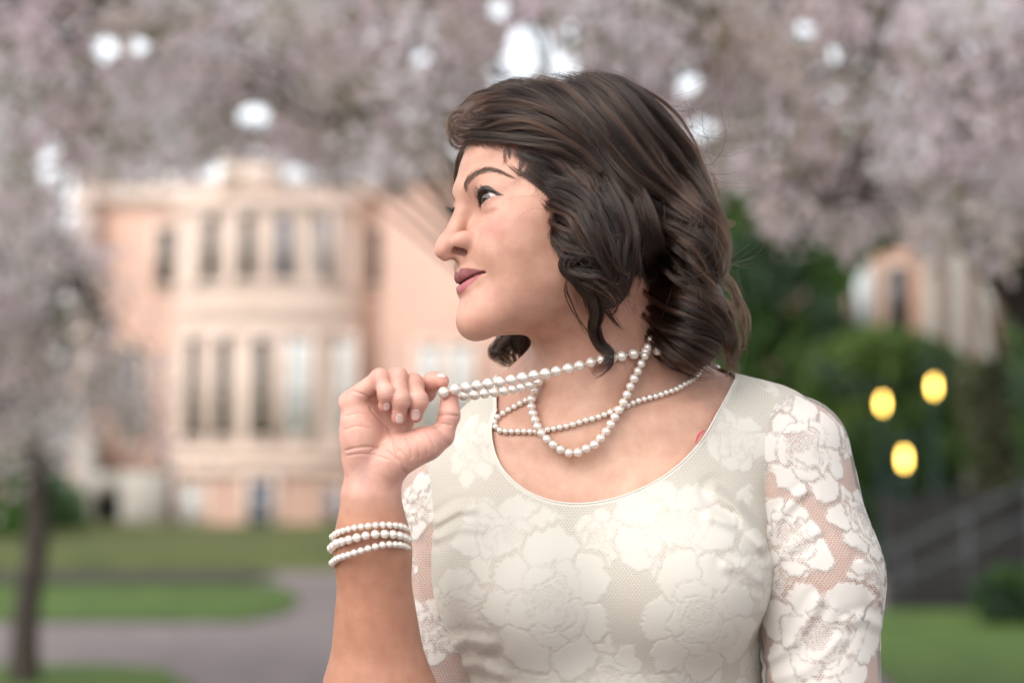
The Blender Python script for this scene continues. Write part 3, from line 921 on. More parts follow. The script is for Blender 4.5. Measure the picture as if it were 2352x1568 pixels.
def hand_lines():
    """creases of the palm and wrist, found on the finished hand"""
    arm = lambda P: smin(forearm_sdf(P), hand_sdf(P), .016)
    L_ = []
    for pts, r_ in (([(165, 695), (250, 674), (340, 672), (440, 700), (520, 770)], .0007), ([(175, 728), (260, 715), (340, 722), (440, 752)], .0004),
                    ([(452, 560), (480, 610), (492, 680), (530, 770), (560, 850)], .0010), ([(330, 420), (380, 480), (430, 530), (470, 560)], .0009),
                    ([(560, 610), (585, 660), (600, 740)], .0006), ([(600, 600), (640, 670), (650, 740)], .0006), ([(520, 690), (560, 740), (590, 800)], .0007), ([(650, 590), (690, 650), (705, 720)], .0005),
                    ([(700, 575), (735, 630), (750, 690)], .0005), ([(190, 300), (250, 318), (330, 350)], .0007), ([(170, 470), (260, 450), (330, 470)], .0003), ([(160, 560), (240, 535), (330, 550)], .00025),
                    ([(775, 470), (840, 462), (905, 470)], .0006), ([(735, 545), (790, 520), (850, 530)], .0007), ([(330, 700), (420, 650), (470, 600)], .0005)):
        p = np.array(pts, float); p = spline(p, 8)
        u, v = 735.0+p[:, 0]*.35169, 790.1+p[:, 1]*.35169
        Y = np.full(len(u), 1.97)
        for _ in range(60): Y = Y+np.clip(arm(W(u, v, Y).astype(np.float32)), -.002, .02)*.8
        L_.append((W(u, v, Y).astype(np.float32), r_))
    HAND_LINES.extend(L_)

def ecap(P, a, b, ra, rb, sq, axis):
    """capsule squeezed along a world axis by the factor sq"""
    a = np.asarray(a, float).copy(); b = np.asarray(b, float).copy()
    Q = P.copy(); Q[:, axis] = Q[:, axis]/sq; a[axis] /= sq; b[axis] /= sq
    return cap(Q, a, b, ra, rb)*min(sq, 1.0)

def forearm_sdf(P):
    d = ecap(P, w_(852, 1140, 2.045), w_(856, 1255, 2.05), .0258, .0272, .78, 1)
    d = smin(d, ecap(P, w_(856, 1255, 2.05), w_(872, 1640, 2.085), .0272, .0465, .85, 1), .02)
    d = smin(d, cap(P, w_(872, 1640, 2.085), w_(885, 1900, 2.12), .0455, .046), .03)
    return d

def upper_arm_l_sdf(P):      # her right arm, at the left of the photograph
    d = cap(P, w_(1035, 1130, 2.24), w_(985, 1500, 2.22), .0470, .0460)
    d = smin(d, cap(P, w_(985, 1500, 2.22), w_(900, 1900, 2.13), .0460, .045), .02)
    return d

def upper_arm_r_sdf(P):
    d = cap(P, w_(1818, 1042, 2.215), w_(1876, 1330, 2.205), .0510, .0525)
    d = smin(d, cap(P, w_(1876, 1330, 2.205), w_(1905, 1900, 2.18), .0525, .047), .03)
    return d

def neck_sdf(P):
    nb = w_(1385, 985, 2.232)
    nt = from_head([0, -14, -50])
    d = cap(P, nb, nt, .0495, .0470)
    d = smin(d, cap(P, w_(1450, 965, 2.25), from_head([18, -48, -42]), .046, .040), .03)   # nape
    d = smin(d, cap(P, w_(1325, 985, 2.160), w_(1405, 850, 2.158), .008, .008), .03)   # neck muscle
    d = smin(d, cap(P, w_(1310, 985, 2.165), w_(1305, 850, 2.195), .009, .010), .03)
    return d

def torso_sdf(P):
    d = ell(P, w_(1372, 1420, 2.25), (.156, .102, .27))
    d = smin(d, ell(P, w_(1385, 1150, 2.225), (.150, .080, .11)), .05)
    d = smin(d, cap(P, w_(1100, 1100, 2.235), w_(1700, 1035, 2.225), .043, .050), .04)
    d = smin(d, cap(P, w_(1140, 1070, 2.245), w_(1300, 1005, 2.25), .022, .030), .03)    # trapezius
    d = smin(d, cap(P, w_(1700, 985, 2.24), w_(1450, 880, 2.25), .030, .036), .04)
    d = smin(d, cap(P, w_(1700, 1012, 2.235), w_(1785, 1010, 2.235), .042, .043), .03)
    d = smin(d, ell(P, w_(1205, 1330, 2.166), (.072, .066, .070)), .05)
    d = smin(d, ell(P, w_(1565, 1322, 2.163), (.074, .066, .072)), .05)
    # collar bones and the notch of the throat
    d = smin(d, cap(P, w_(1345, 1020, 2.158), w_(1600, 955, 2.178), .0075, .008), .022)
    d = smin(d, cap(P, w_(1300, 1022, 2.160), w_(1150, 1000, 2.185), .007, .007), .022)
    return d

def body_sdf(P):
    P = P.astype(np.float32)
    d = torso_sdf(P)
    d = smin(d, neck_sdf(P), .035)
    d = smin(d, upper_arm_r_sdf(P), .005)
    d = smin(d, upper_arm_l_sdf(P), .005)
    h = head_sdf(P)
    m = np.abs(h) < 0.09
    d = smin(d, h, .022)
    # arm and hand are only joined to the body through the elbow
    lo = hz(60, 60)[0]; 
    m = (P[:, 0] < W(1120, 900, 2.0)[0]) & (P[:, 1] < 2.30)
    if m.any():
        Q = P[m]
        a = forearm_sdf(Q)
        hm = Q[:, 2] > W(850, 1330, 2.03)[2]
        if hm.any(): a[hm] = smin(a[hm], hand_sdf(Q[hm]), .016)
        k = np.where(Q[:, 2] < W(900, 1650, 2.1)[2], .02, .0005)
        d[m] = smin(d[m], a, k)
    return d

BODY_LO = np.array([W(740, 800, 2.05)[0], 1.95, W(1176, 1990, 2.1)[2]])
BODY_HI = np.array([W(2080, 800, 2.2)[0], 2.40, from_head([0, 0, 135])[2]])
# ------------------------------------------------------------------ the woman: skin
build_warp(LM)
hand_lines()
def raycast(f, u, v, y0=1.95, y1=2.5, eps=4e-4):
    """first hit of the sight lines through (u, v) with f = 0; returns points (nan where missed)"""
    u = np.atleast_1d(np.asarray(u, float)); v = np.atleast_1d(np.asarray(v, float))
    Y = np.full(u.shape, y0); done = np.zeros(u.shape, bool)
    for _ in range(70):
        P = W(u, v, Y); d = f(P.astype(np.float32))
        done = d < eps
        Y = np.where(done, Y, Y+np.maximum(d, eps)*.8)
        if (done | (Y > y1)).all(): break
    P = W(u, v, Y); P[~done] = np.nan
    return P

def sstep(a, b, x):
    t = np.clip((x-a)/(b-a), 0, 1); return t*t*(3-2*t)

PERSON_LOC = tuple(W(1376, 1568, 2.22))
person = empty('person', PERSON_LOC)
tag(person, 'woman in a cream lace dress looking aside, pulling a pearl strand with her raised hand', 'person')

V, Q = surface_nets(body_sdf, BODY_LO, BODY_HI, 0.0018)
_L_ = to_head(V)
_m = ((_L_[:, 1] > 45) & (np.abs(_L_[:, 2]) < 125) & (np.abs(_L_[:, 0]) < 70)) | ((V[:, 0] < W(1090, 1200, 2.05)[0]) & (V[:, 2] > W(900, 1180, 2.05)[2]) & (V[:, 1] < 2.1))
V, Q, T3 = refine(V, Q, _m, body_sdf)

def skin_tint(V):
    n = len(V)
    c = np.tile(np.array([.51, .283, .205]), (n, 1))
    uv = UV(V)
    # the forearm is a little more tanned, palm and finger tips pinker
    arm = sstep(1120, 1200, uv[:, 1])*(uv[:, 0] < 1000)*(V[:, 1] < 2.16)
    c = c*(1-arm[:, None])+np.array([.42, .20, .125])*arm[:, None]
    hand = (uv[:, 0] < 1075)*(uv[:, 1] > 830)*(V[:, 1] < 2.11)*(1-sstep(1090, 1180, uv[:, 1]))
    c = c*(1-hand[:, None])+np.array([.62, .345, .27])*hand[:, None]
    tips = np.zeros(n)
    for nm, (pts, r) in FINGERS.items():
        for q, wgt in ((pts[3], .8), (pts[1], .35)):
            tips = np.maximum(tips, wgt*np.exp(-((V-q)**2).sum(1)/(2*.009**2)))
    for nm, (pts, r) in FINGERS.items():            # shade of the finger-joint creases, painted as dark lines
        for k in (1, 2):
            ax = pts[k+1]-pts[k-1]; ax = ax/np.linalg.norm(ax); q = (V-pts[k])@ax; near = ((V-pts[k])**2).sum(1) < (1.5*r[k]*MM)**2
            for o in (-.0016, 0, .0015): c[near] *= (1-.22*np.exp(-((q[near]-o)/.00045)**2))[:, None]
    c = c*(1-.55*tips[:, None])+np.array([.56, .20, .155])*.55*tips[:, None]
    # chest: painted lighter against the shade of head and hair
    ch = np.exp(-(((uv-np.array([1400, 1050]))/np.array([220, 130]))**2).sum(1))*(V[:, 1] > 2.08)
    c = c*(1-.85*ch[:, None])+np.array([.67, .415, .295])*.85*ch[:, None]
    nk = np.exp(-(((uv-np.array([1400, 850]))/np.array([130, 90]))**2).sum(1))*(V[:, 1] > 2.10)
    c = c*(1-.3*nk[:, None])+np.array([.50, .285, .195])*.3*nk[:, None]
    vn = np.exp(-(((uv-np.array([832, 1095]))/np.array([16, 30]))**2).sum(1))*(V[:, 1] < 2.1)          # veins at the wrist
    c = c*(1-.3*vn[:, None])+np.array([.40, .31, .29])*.3*vn[:, None]
    # head
    Lw = to_head(V); hm = (np.abs(Lw) < np.array([95, 135, 135])).all(1)
    l = (Lw[hm]+disp(Lw[hm].astype(np.float32))).astype(float)
    h = c[hm]
    x = np.abs(l[:, 0]); y = l[:, 1]; z = l[:, 2]
    def mix(m, col):
        nonlocal h
        h = h*(1-m[:, None])+np.array(col)*m[:, None]
    mix(.55*np.exp(-(((x-40)/20)**2+((z+30)/17)**2))*(y > 35), (.61, .27, .225))          # rouge
    mix(.35*np.exp(-(((x)/13)**2+((z+42)/10)**2))*(y > 98), (.58, .28, .22))              # nose
    mix(.25*(y > 80)*np.exp(-((z+99)/12)**2), (.58, .30, .225))
    mix(.60*np.exp(-(((x-52)/22)**2+((z+58)/26)**2))*sstep(86, 66, y), (.44, .235, .155))  # bronzer on the lower cheek, with the hollow's shade painted in
    mix(.30*np.exp(-((z+108)/14)**2)*sstep(84, 64, y), (.46, .25, .17))  # the browner tone carried under the jaw, shade painted in too
    nost = (((x-8.8)/4.9)**2+((y-103.6)/8.0)**2+((z+50)/6.2)**2) < 1
    mix(.5*nost, (.20, .06, .05))  # nostril: cavity shade painted over its darker inner skin
    # eye shadow, socket colour and lower lid
    ex, ez = x-EYE[0], z-EYE[2]
    fr = (y > 62)
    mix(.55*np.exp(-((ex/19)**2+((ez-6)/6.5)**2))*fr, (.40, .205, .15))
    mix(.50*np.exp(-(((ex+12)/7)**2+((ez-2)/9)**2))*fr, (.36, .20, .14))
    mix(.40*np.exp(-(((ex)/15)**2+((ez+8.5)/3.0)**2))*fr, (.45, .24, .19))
    xx = ex+.5; zt = ez-.10*xx; R = 24.0
    c1 = np.sqrt(xx**2+(zt+R-4.5)**2)-R; c2 = np.sqrt(xx**2+(zt-R+3.4)**2)-R
    thick = (1.6+2.4*sstep(-12, 4, xx))*(1-.85*sstep(9, 17, xx))
    line = (1-sstep(thick, thick+1.1, c1))*(c1 > -1.5)*(zt > -1.5)*sstep(-16, -11, xx)*(1-sstep(17, 20, xx))*fr
    mix(.96*line, (.012, .011, .012))
    low = (1-sstep(.3, 1.3, c2))*(c2 > -1.5)*(zt <= .5)*(np.abs(xx) < 16)*fr
    mix(.75*low, (.06, .035, .035))
    # brow: powdered under the hairs
    bz_ = np.interp(x, [13, 18, 26, 34, 43, 53], [13, 17.5, 22, 24, 21.8, 16.5])
    bw = np.interp(x, [12, 17, 26, 38, 53], [2.9, 4.0, 3.3, 2.3, 1.0])
    bm_ = (1-sstep(bw*.6, bw*1.35, np.abs(z-bz_)))*sstep(11, 16, x)*(1-sstep(49, 54, x))*(y > 40)
    mix(.62*bm_*np.interp(x, [12, 20], [.6, 1]), (.06, .038, .03))
    # lips
    zu = np.interp(x, [0, 4.5, 8, 14, 20, 27], [-65.6, -63.8, -64.3, -66.6, -69.4, -72.6])
    zl = np.interp(x, [0, 8, 15, 21, 27], [-82.2, -81.6, -79.2, -76.6, -73.8])
    zs = -74.4+x*.04
    lm = sstep(-.5, .5, zu-z)*sstep(-.5, .5, z-zl)*(y > 84)*(1-sstep(26.5, 28, x))
    up = sstep(-.4, .4, z-zs)
    mix(lm*(1-up), (.40, .125, .135)); mix(lm*up*.98, (.215, .058, .062))
    mix((1-sstep(.5, 1.1, np.abs(z-zs)))*(y > 84)*(x < 27), (.10, .02, .02))  # shade between the lips painted as a dark line
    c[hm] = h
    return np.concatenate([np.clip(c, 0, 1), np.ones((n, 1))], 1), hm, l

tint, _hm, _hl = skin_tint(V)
gloss = np.zeros(len(V)); 
_x = np.abs(_hl[:, 0])
gloss[_hm] = ((_hl[:, 2] < -65)*(_hl[:, 2] > -85)*(_hl[:, 1] > 86)*(_x < 27)).astype(float)

m, t, b = new_mat('skin')
a = N(t, 'ShaderNodeAttribute', attribute_name='tint')
tc = N(t, 'ShaderNodeTexCoord')
n1 = N(t, 'ShaderNodeTexNoise', i_Scale=70, i_Detail=6); t.links.new(tc.outputs['Object'], n1.inputs['Vector'])
r1 = ramp(t, [(.3, (.88, .82, .80)), (.7, (1.07, 1.08, 1.08))], n1.outputs['Fac'])
mx = N(t, 'ShaderNodeMixRGB', blend_type='MULTIPLY'); mx.inputs[0].default_value = .9
t.links.new(a.outputs['Color'], mx.inputs[1]); t.links.new(r1.outputs[0], mx.inputs[2])
t.links.new(mx.outputs[0], b.inputs['Base Color'])
rr_ = N(t, 'ShaderNodeMapRange'); rr_.inputs['To Min'].default_value = .36; rr_.inputs['To Max'].default_value = .60; n4 = N(t, 'ShaderNodeTexNoise', i_Scale=190, i_Detail=3); t.links.new(tc.outputs['Object'], n4.inputs['Vector']); t.links.new(n4.outputs['Fac'], rr_.inputs['Value']); t.links.new(rr_.outputs[0], b.inputs['Roughness'])
b.inputs['Specular IOR Level'].default_value = .42
b.inputs['Subsurface Weight'].default_value = .22
b.inputs['Subsurface Radius'].default_value = (1.0, .35, .2)
b.inputs['Subsurface Scale'].default_value = .008
n2 = N(t, 'ShaderNodeTexVoronoi', i_Scale=900); t.links.new(tc.outputs['Object'], n2.inputs['Vector'])
n3 = N(t, 'ShaderNodeTexNoise', i_Scale=480, i_Detail=4); t.links.new(tc.outputs['Object'], n3.inputs['Vector'])
ad = N(t, 'ShaderNodeMath', operation='ADD'); t.links.new(n2.outputs['Distance'], ad.inputs[0]); t.links.new(n3.outputs['Fac'], ad.inputs[1])
bp = N(t, 'ShaderNodeBump', i_Strength=.38, i_Distance=.0004); t.links.new(ad.outputs[0], bp.inputs['Height']); t.links.new(bp.outputs[0], b.inputs['Normal'])
M['skin'] = m
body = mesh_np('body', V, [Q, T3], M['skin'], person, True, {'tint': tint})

# eyes
m, t, b = new_mat('eye'); a = N(t, 'ShaderNodeAttribute', attribute_name='tint'); t.links.new(a.outputs['Color'], b.inputs['Base Color'])
b.inputs['Roughness'].default_value = .06; b.inputs['Coat Weight'].default_value = 1.0; b.inputs['Coat Roughness'].default_value = .02
M['eye'] = m
for sx in (1, -1):
    nu, nv = 64, 96
    th = np.linspace(0, np.pi, nu)**1.0; ph = np.linspace(0, 2*np.pi, nv, endpoint=False)
    th = np.pi*(np.linspace(0, 1, nu)**1.6)
    g = np.array([.06*sx+.02, 1, -.07]); g /= np.linalg.norm(g)
    e1 = np.cross(g, [0, 0, 1.0]); e1 /= np.linalg.norm(e1); e2 = np.cross(e1, g)
    D = np.cos(th)[:, None, None]*g+np.sin(th)[:, None, None]*(np.cos(ph)[None, :, None]*e1+np.sin(ph)[None, :, None]*e2)
    bulge = 1+.045*np.exp(-(th/.42)**4)[:, None, None]
    c = EYE*np.array([sx, 1, 1])+np.array([0, -.2, 0])
    loc = (c+D*EYE_R*bulge).reshape(-1, 3)
    i, j = np.meshgrid(np.arange(nu-1), np.arange(nv), indexing='ij'); j2 = (j+1) % nv
    F = np.stack([i*nv+j, i*nv+j2, (i+1)*nv+j2, (i+1)*nv+j], -1).reshape(-1, 4)
    tt = np.repeat(th, nv); pp = np.tile(ph, nu)
    col = np.tile(np.array([.52, .45, .42]), (len(tt), 1))
    ir = 1-sstep(.53, .58, tt)
    iris = np.array([.05, .02, .009])*(1+.5*np.sin(pp*37)*sstep(.15, .4, tt))[:, None]
    col = col*(1-ir[:, None])+iris*ir[:, None]
    rim = np.exp(-((tt-.53)/.05)**2); col *= (1-.7*rim)[:, None]
    pu = 1-sstep(.17, .21, tt); col = col*(1-pu[:, None])+.003*pu[:, None]
    mesh_np('eye', hw(loc), F, M['eye'], person, True, {'tint': np.concatenate([np.clip(col, 0, 1), np.ones((len(col), 1))], 1)})

# fine hairs as real curves
def hairs(name, lines, radii, mat, parent, shade=None):
    """lines: list of (k,3) world arrays, radii: list of (k,) arrays in metres"""
    o0 = np.array(abs_loc(parent))
    cu = bpy.data.hair_curves.new(name)
    cu.add_curves([len(l) for l in lines])
    P = (np.concatenate(lines)-o0).astype(np.float32)
    cu.attributes['position'].data.foreach_set('vector', P.ravel())
    ra = cu.attributes.get('radius') or cu.attributes.new('radius', 'FLOAT', 'POINT')
    ra.data.foreach_set('value', np.concatenate(radii).astype(np.float32))
    if shade is not None: cu.attributes.new('shade', 'FLOAT', 'POINT').data.foreach_set('value', np.concatenate(shade).astype(np.float32))
    cu.materials.append(mat)
    o = bpy.data.objects.new(name, cu); link(o, parent)
    return o

def hair_mat(name, col, rough=.32, shade=None):
    m = bpy.data.materials.new(name); m.use_nodes = True; t = m.node_tree
    t.nodes.remove(t.nodes['Principled BSDF'])
    h = t.nodes.new('ShaderNodeBsdfHairPrincipled')
    h.parametrization = 'COLOR'
    if shade:
        a = N(t, 'ShaderNodeAttribute', attribute_name='shade'); r = ramp(t, shade, a.outputs['Fac']); t.links.new(r.outputs[0], h.inputs['Color'])
    h.inputs['Color'].default_value = (*col, 1)
    h.inputs['Roughness'].default_value = rough
    h.inputs['Radial Roughness'].default_value = .4
    h.inputs['Random Roughness'].default_value = .3
    if 'Random Color' in h.inputs: h.inputs['Random Color'].default_value = .6
    t.links.new(h.outputs[0], t.nodes['Material Output'].inputs['Surface'])
    return m
M['hair'] = hair_mat('brown_hair', (.016, .0078, .0052), .24, [(0, (.0012, .0005, .0003)), (.5, (.0066, .0026, .0013)), (1, (.040, .0162, .0080))])
M['lash'] = hair_mat('black_lashes', (.004, .004, .004), .4)
M['brow'] = hair_mat('brow_hair', (.03, .018, .012), .4)

rng = np.random.default_rng(3)
for sx in (1, -1):
    L_, R_ = [], []
    for k in range(70):                                  # upper lashes
        s = rng.uniform(-1, 1)
        xx = s*13.0
        R = 24.0
        zt = np.sqrt(R*R-xx*xx)-R+4.5
        x = EYE[0]+xx-.5; z = EYE[2]+zt+.10*xx
        y = EYE[1]+np.sqrt(max(13.6**2-xx**2-zt**2, 4))-.2
        ln = 7.5+2.5*s+rng.normal(0, .8)
        q = np.linspace(0, 1, 6)
        out = np.array([.25*xx/13+.18, 1.0, -.15]); 
        p = np.array([x, y, z])+q[:, None]*ln*out*.85+np.array([0, 0, 1])*(ln*.42*q**1.8)[:, None]+rng.normal(0, .3, 3)*q[:, None]
        L_.append(hw(p*np.array([sx, 1, 1]))); R_.append(np.linspace(.17, .03, 6)*1e-3)
    for k in range(30):
        s = rng.uniform(-1, 1); xx = s*12; R = 24.0; zt = -(np.sqrt(R*R-xx*xx)-R+3.4)
        x = EYE[0]+xx-.5; z = EYE[2]+zt+.10*xx; y = EYE[1]+np.sqrt(max(13.6**2-xx**2-zt**2, 4))-.2
        q = np.linspace(0, 1, 4); ln = rng.uniform(2.5, 4)
        p = np.array([x, y, z])+q[:, None]*ln*np.array([.2*s, .9, -.35])
        L_.append(hw(p*np.array([sx, 1, 1]))); R_.append(np.linspace(.09, .02, 4)*1e-3)
    hairs('eyelashes', L_, R_, M['lash'], person)
    L_, R_ = [], []
    for k in range(430):                                 # brow hairs
        x = 12.5+39*rng.uniform()**1.15
        z = np.interp(x, [13, 18, 26, 34, 43, 53], [13, 17.5, 22, 24, 21.8, 16.5])+rng.normal(0, 1)*np.interp(x, [12, 17, 26, 38, 53], [2.4, 2.7, 2.1, 1.3, .6])
        sl = np.interp(x, [13, 22, 34, 52], [1.6, .8, -.1, -.8])
        dr = np.array([1, 0, sl])/math.hypot(1, sl)
        ln = rng.uniform(4, 7.5)*np.interp(x, [14, 50, 60], [1, .9, .6])
        q = np.linspace(0, 1, 5)
        l = np.stack([x+dr[0]*ln*q, np.zeros(5), z+dr[2]*ln*q], -1); l[:, 2] += rng.normal(0, .5)*q**2
        L_.append(l*np.array([sx, 1, 1])); R_.append(np.linspace(.10, .03, 5)*1e-3)
    A = np.concatenate(L_)
    # drop the hairs on the skin: march along y
    yy = np.full(len(A), 112.0)
    for _ in range(60):
        p = np.stack([A[:, 0], yy, A[:, 2]], -1).astype(np.float32)
        yy = yy-np.clip(head_mm(p), -1, 4)*.8
    A[:, 1] = yy
    A = A.reshape(-1, 5, 3); A[:, :, 1] += np.linspace(.1, .7, 5)
    A = hw(A.reshape(-1, 3)).reshape(-1, 5, 3)
    hairs('eyebrow', [x for x in A], R_, M['brow'], person)

# finger nails: thin curved plates on the last joints
m, t, b = new_mat('finger_nail'); b.inputs['Base Color'].default_value = (.72, .49, .43, 1); b.inputs['Roughness'].default_value = .25; b.inputs['Coat Weight'].default_value = .4
M['nail'] = m
def nail(cu, cv, ax, nrm, ln, wd):
    """plate centred on the skin under pixel (cu, cv) of the hand picture, long axis ax, facing nrm"""
    c = raycast(hand_sdf, 735.0+cu*.35169, 790.1+cv*.35169)[0]
    if np.isnan(c).any(): return
    ax = np.asarray(ax, float); ax /= np.linalg.norm(ax)
    gr = grad(hand_sdf, c[None])[0].astype(float); nr = gr/np.linalg.norm(gr)
    ax = ax-nr*np.dot(ax, nr); ax /= np.linalg.norm(ax); sd = np.cross(nr, ax)
    nu, nv = 13, 9
    U_, V_ = np.meshgrid(np.linspace(-1, 1, nu), np.linspace(-1, 1, nv), indexing='ij')
    wdt = np.clip(1-np.abs(U_)**3.2*.75, .1, 1)**.6
    P = c+ax*(U_*ln)[..., None]+sd*(V_*wd*wdt)[..., None]
    P = P.reshape(-1, 3)
    P = project(lambda q: hand_sdf(q)-.0004, P+nr*.0006, 3)
    i, j = np.meshgrid(np.arange(nu-1), np.arange(nv-1), indexing='ij')
    F = np.stack([i*nv+j, (i+1)*nv+j, (i+1)*nv+j+1, i*nv+j+1], -1).reshape(-1, 4)
    o = mesh_np('fingernail', P, F, M['nail'], person)
    so = o.modifiers.new('thickness', 'SOLIDIFY'); so.thickness = .0005; so.offset = 0
nail(436, 408, (.15, 0, -1), None, .0036, .0028); nail(520, 488, (.1, 0, -1), None, .0045, .0037); nail(624, 462, (.1, 0, -1), None, .0052, .0045); nail(795, 203, (1, 0, -.15), None, .0045, .003)
# ------------------------------------------------------------------ cream lace dress
FOLDS = [  # (polyline in photo units, half width px, height mm, side: bodice 'b', sleeve 's')
    ([(1640, 1128), (1690, 1165), (1748, 1245)], 13, 3.2, 'b'), ([(1625, 1185), (1690, 1205), (1748, 1262)], 11, 2.2, 'b'),
    ([(1740, 1330), (1700, 1300), (1660, 1296)], 12, 1.4, 'b'), ([(1003, 1200), (1050, 1170), (1090, 1165)], 11, 2.0, 'b'), ([(1000, 1235), (1060, 1210), (1110, 1212)], 10, 1.6, 'b'),
    ([(1010, 1500), (1070, 1470), (1130, 1475)], 14, 1.6, 'b'), ([(1010, 1545), (1090, 1530), (1150, 1550)], 14, 1.5, 'b'),
    ([(1765, 1240), (1800, 1180), (1850, 1130)], 10, 2.0, 's'), ([(1770, 1300), (1830, 1250), (1880, 1220)], 11, 1.6, 's'), ([(1775, 1520), (1830, 1470), (1880, 1380)], 12, 2.4, 's'),
    ([(1780, 1560), (1850, 1540), (1930, 1470)], 13, 1.6, 's'), ([(1990, 1290), (2020, 1330), (2026, 1380)], 12, 1.8, 's'), ([(2030, 1440), (1985, 1420), (1950, 1430)], 12, 1.6, 's'),
    ([(935, 1180), (960, 1240), (985, 1290)], 9, 1.6, 's'), ([(950, 1330), (975, 1390), (1000, 1420)], 9, 1.4, 's')]
FOLDS = [(W(np.array([p[0] for p in pl]), np.array([p[1] for p in pl]), 2.14), w*.00039, h*.001, sd) for pl, w, h, sd in FOLDS]
def fold_h(P, side):
    out = np.zeros(len(P), np.float32)
    Q = P[:, [0, 2]]
    for pl, w, h, sd in FOLDS:
        if sd != side: continue
        d = None
        for i in range(len(pl)-1):
            a, b = pl[i][[0, 2]].astype(np.float32), pl[i+1][[0, 2]].astype(np.float32); ab = b-a
            t = np.clip(((Q-a)@ab)/(ab@ab), 0, 1); e = np.sqrt(((Q-a-t[:, None]*ab)**2).sum(1)); d = e if d is None else np.minimum(d, e)
        out += (h*np.exp(-(d/w)**2)-.45*h*np.exp(-((d-2.1*w)/w)**2)).astype(np.float32)
    return out

def bodice_sdf(P):
    P = P.astype(np.float32)
    d = torso_sdf(P)
    d = smin(d, neck_sdf(P)+.004, .03)
    return d-.0032-fold_h(P, 'b')*(P[:, 1] < 2.2)
def sleeve_r_sdf(P):
    P = P.astype(np.float32); return upper_arm_r_sdf(P)-.0030-fold_h(P, 's')*(P[:, 1] < 2.25)
def sleeve_l_sdf(P):
    P = P.astype(np.float32); return upper_arm_l_sdf(P)-.0030-fold_h(P, 's')*(P[:, 1] < 2.25)

NECKLINE = [(1141, 940), (1130, 972), (1129, 1002), (1139, 1046), (1162, 1086), (1204, 1123), (1258, 1147), (1320, 1156), (1385, 1150), (1450, 1131), (1520, 1096), (1575, 1052), (1616, 1004), (1650, 945), (1674, 900), (1688, 872)]
NP_ = spline(np.array(NECKLINE, float), 60)
NPOLY = np.concatenate([NP_, [(1690, 500), (1135, 500)]])
def neck_g(P):
    """> 0 on cloth, < 0 in the neck opening (in 10ths of photo units)"""
    uv = UV(P)
    uv[:, 1] += 150*sstep(2.205, 2.27, P[:, 1])
    d = np.full(len(uv), 1e9)
    for i in range(len(NPOLY)):
        a, b = NPOLY[i], NPOLY[(i+1) % len(NPOLY)]; ab = b-a
        t = np.clip(((uv-a)@ab)/(ab@ab), 0, 1); d = np.minimum(d, np.sqrt(((uv-a-t[:, None]*ab)**2).sum(1)))
    return np.where(poly_in(NPOLY, uv), -d, d)

def clip_mesh(V, F, g):
    """keeps g > 0; triangles crossing the border are cut exactly"""
    T = np.concatenate([F[:, [0, 1, 2]], F[:, [0, 2, 3]]]) if F.shape[1] == 4 else F
    k = (g[T] > 0).sum(1)
    keep = [T[k == 3]]; nv = len(V); extra = []; new = []; cache = {}
    def cut(i, j):
        key = (min(i, j), max(i, j))
        if key not in cache:
            t = g[i]/(g[i]-g[j]); extra.append(V[i]+t*(V[j]-V[i])); cache[key] = nv+len(extra)-1
        return cache[key]
    for tri in T[(k > 0) & (k < 3)]:
        p = [g[i] > 0 for i in tri]
        if sum(p) == 1:
            i = p.index(True); a, b, c = tri[i], tri[(i+1) % 3], tri[(i+2) % 3]; new.append((a, cut(a, b), cut(a, c)))
        else:
            i = p.index(False); a, b, c = tri[i], tri[(i+1) % 3], tri[(i+2) % 3]; ab, ac = cut(a, b), cut(a, c)
            new += [(ab, b, c), (ab, c, ac)]
    T = np.concatenate(keep+[np.array(new, int).reshape(-1, 3)])
    V2 = np.concatenate([V, np.array(extra).reshape(-1, 3)])
    u, inv = np.unique(T, return_inverse=True)
    return V2[u], inv.reshape(-1, 3)

# --- the woven pattern, in millimetres of cloth
def flower(fx, fy, cx, cy, R, rot, n=7):
    dx, dy = fx-cx, fy-cy
    rho = np.hypot(dx, dy)/R; ph = np.arctan2(dy, dx)+rot
    rho = rho*(1+.10*np.sin(2*ph+rot*3)+.07*np.sin(3*ph+1.3*rot))
    s5 = np.abs(np.cos(.5*n*ph+.4*np.sin(ph*2+rot)))
    B = .74+.26*s5**.55+.018*np.cos(46*ph)
    sol = rho < B
    mm = R*rho
    brk = np.sin(fx*.8+1.6*np.sin(fy*.6+rot))+.5*np.sin(fy*1.3) > -.55
    def cutline(d, w=1.0):
        nonlocal sol
        sol = sol & ~((np.abs(d) < w*.75) & brk)
    # gaps between the outer petals
    k = np.abs(np.sin(.5*(.5*n*ph*2+.8*np.sin(ph*2+rot)+np.pi)))
    sol &= ~((np.abs(np.cos(.5*n*ph+.4*np.sin(ph*2+rot)))*mm*2/n < 1.0) & (rho > .58))
    cutline((rho-(.57+.05*np.cos(5*ph+rot)))*R*(1+.3*np.sin(ph)), .95)
    sol &= ~((np.abs(np.cos(2.5*ph+rot))*mm*.4 < .9) & (rho > .36) & (rho < .57))
    cutline((rho-(.37+.04*np.cos(4*ph+2*rot)))*R, .9)
    # curled inner petals
    for q in range(3):
        cutline((rho-(.20+.06*q+.10*np.mod((ph+rot+q*2.1)/(2*np.pi), 1)))*R*((rho > .1) & (rho < .36))+9*((rho <= .1) | (rho >= .36)), .7)
    dots = (np.sin(fx*2*np.pi/4.6+.7*np.sin(fy*.9))*np.sin(fy*2*np.pi/3.8) > -.15)
    ctr = (np.hypot(dx+R*.10*np.cos(rot), dy-R*.12) < .22*R)
    sol = np.where(ctr & (rho < B), sol & dots, sol)
    return sol, rho < B*1.08

